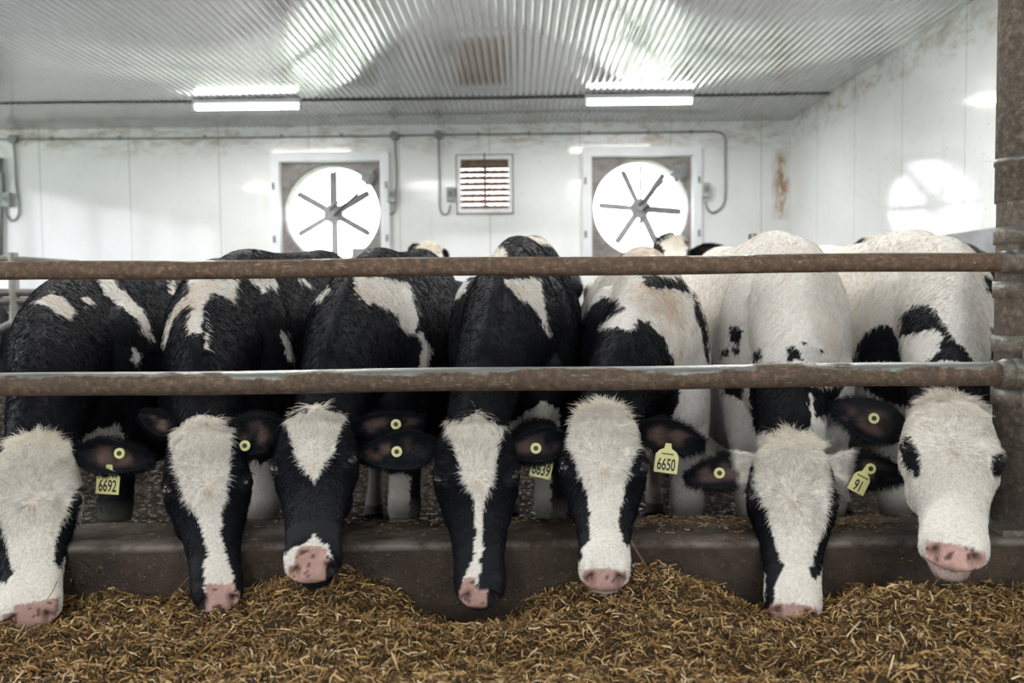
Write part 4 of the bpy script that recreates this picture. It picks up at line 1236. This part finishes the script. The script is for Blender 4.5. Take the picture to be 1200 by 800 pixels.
def straw(name, P, N, Ln, Wd, C, flat=.35):
    n = len(P)
    D = RNG.normal(0, 1, (n, 3)); D -= N * ((D * N).sum(1) * (1 - flat))[:, None]; D /= np.linalg.norm(D, axis=1)[:, None]
    S = np.cross(D, N + RNG.normal(0, .25, (n, 3))); S /= np.linalg.norm(S, axis=1)[:, None]
    U = np.cross(S, D)
    bend = RNG.normal(0, .12, n) * Ln
    c = np.array([[-1, -1, -.5], [-1, 1, -.5], [-1, 0, .6], [0, -1, -.5], [0, 1, -.5], [0, 0, .6], [1, -.8, -.5], [1, .8, -.5], [1, 0, .5]])
    V = P[:, None] + D[:, None] * (c[None, :, 0] * Ln[:, None] / 2)[..., None] + S[:, None] * (c[None, :, 1] * Wd[:, None] / 2)[..., None] + U[:, None] * (c[None, :, 2] * Wd[:, None] * .55)[..., None]
    V[:, 3:6] += (U * bend[:, None])[:, None]
    f = np.array([[0, 3, 4, 1], [1, 4, 5, 2], [2, 5, 3, 0], [3, 6, 7, 4], [4, 7, 8, 5], [5, 8, 6, 3]])
    F = (f[None] + (np.arange(n) * 9)[:, None, None]).reshape(-1, 4)
    t3 = (np.array([[0, 1, 2], [6, 8, 7]])[None] + (np.arange(n) * 9)[:, None, None]).reshape(-1, 3)
    li = np.concatenate([F.reshape(-1), t3.reshape(-1)]); ls = np.concatenate([np.arange(len(F)) * 4, F.size + np.arange(len(t3)) * 3])
    lt = np.concatenate([np.full(len(F), 4), np.full(len(t3), 3)])
    me = bpy.data.meshes.new(name)
    me.vertices.add(n * 9); me.vertices.foreach_set('co', V.astype(np.float32).reshape(-1))
    me.loops.add(len(li)); me.loops.foreach_set('vertex_index', li.astype(np.int32))
    me.polygons.add(len(ls)); me.polygons.foreach_set('loop_start', ls.astype(np.int32)); me.polygons.foreach_set('loop_total', lt.astype(np.int32))
    me.update(calc_edges=True)
    ca = me.color_attributes.new('straw', 'FLOAT_COLOR', 'POINT')
    ca.data.foreach_set('color', np.repeat(np.concatenate([C, np.ones((n, 1))], 1), 9, 0).astype(np.float32).reshape(-1))
    me.materials.append(M['straw'])
    return me
PAL = np.array([[.62, .42, .19], [.46, .28, .10], [.32, .18, .06], [.16, .09, .034], [.055, .032, .014], [.74, .60, .38]])
def pal(n, p=(.09, .16, .22, .25, .25, .03)):
    return PAL[RNG.choice(6, n, p=p)] * RNG.uniform(.7, 1.2, (n, 1))
def on_feed(n, y0=1.05, y1=2.08, lift=.0):
    x = RNG.uniform(-1.7, 1.7, n); y = RNG.uniform(y0, y1, n)
    keep = np.abs(x) < y * .66 + .3
    x, y = x[keep], y[keep]; e = .004
    z = feed_h(x, y); zx = feed_h(x + e, y); zy = feed_h(x, y + e)
    N = np.stack([-(zx - z) / e * .5, -(zy - z) / e * .5, np.ones_like(z)], 1); N /= np.linalg.norm(N, axis=1)[:, None]
    return np.stack([x, y, z + RNG.uniform(-.004, .008, len(x)) + lift], 1), N
P, N = on_feed(135000); n = len(P)
me = straw('feed_chaff', P, N, RNG.lognormal(-4.55, .45, n), RNG.uniform(.0010, .0026, n), pal(n), .35)
o = link('chopped_straw', me, M['straw'], feed); o['kind'] = 'stuff'
P, N = on_feed(21000, lift=.003); n = len(P)
me = straw('feed_stalks', P, N, np.clip(RNG.lognormal(-3.85, .38, n), .01, .07), RNG.uniform(.002, .0048, n), pal(n, (.24, .28, .24, .12, .03, .09)), .5)
o = link('straw_stalks', me, M['straw'], feed); o['kind'] = 'stuff'
# a few long stalks stuck upright
P = np.array([at(752, 655, 1.99), at(688, 640, 2.0), at(210, 688, 2.0), at(60, 695, 1.9)]) ; k = MB()
for p, (dx, dz, r) in zip(P, [(-.045, .075, .0022), (-.01, .03, .001), (.03, .03, .001), (.02, .03, .001)]):
    k.tube([p - np.array([dx, 0, dz]) * .5, p + np.array([dx * .3, 0, dz * .3]), p + np.array([dx, -.01, dz])], r, 6)
o = k.build('long_stalks', M['brown'], feed); o['kind'] = 'stuff'
# chaff scattered on the curb
n = 5200
x = RNG.uniform(-1.7, 1.6, n); dens = np.exp(-((x - X2(790, 2.2)) / .12) ** 2) + np.exp(-((x - X2(1000, 2.2)) / .13) ** 2) + .8 * np.exp(-((x - X2(880, 2.2)) / .2) ** 2) + .22
keep = RNG.random(n) < dens * .8; x = x[keep]; n = len(x)
y = CB_B - .005 - np.abs(RNG.normal(0, .075, n)); y = np.clip(y, CB_F + .012, CB_B)
me = straw('curb_chaff', np.stack([x, y, np.full(n, CB_T + .004) + RNG.uniform(0, .004, n)], 1), np.tile([0, 0, 1.0], (n, 1)), RNG.lognormal(-4.5, .4, n), RNG.uniform(.001, .0024, n), pal(n), .06)
o = link('scattered_chaff', me, M['straw']); tag(o, 'loose straw chaff scattered along the top of the concrete curb', 'straw', None, 'stuff')
n = 500
x = RNG.uniform(-1.7, 1.6, n); z = .36 + np.abs(RNG.normal(0, .07, n)); z = np.clip(z, .38, .5)
me = straw('curb_specks', np.stack([x, np.full(n, CB_F - .004), z], 1), np.tile([0, -1.0, 0], (n, 1)), RNG.lognormal(-5.0, .3, n), RNG.uniform(.0008, .0016, n), pal(n), .02)
o = link('stuck_chaff', me, M['straw']); tag(o, 'bits of chaff stuck to the dark front face of the curb', 'straw', None, 'stuff')
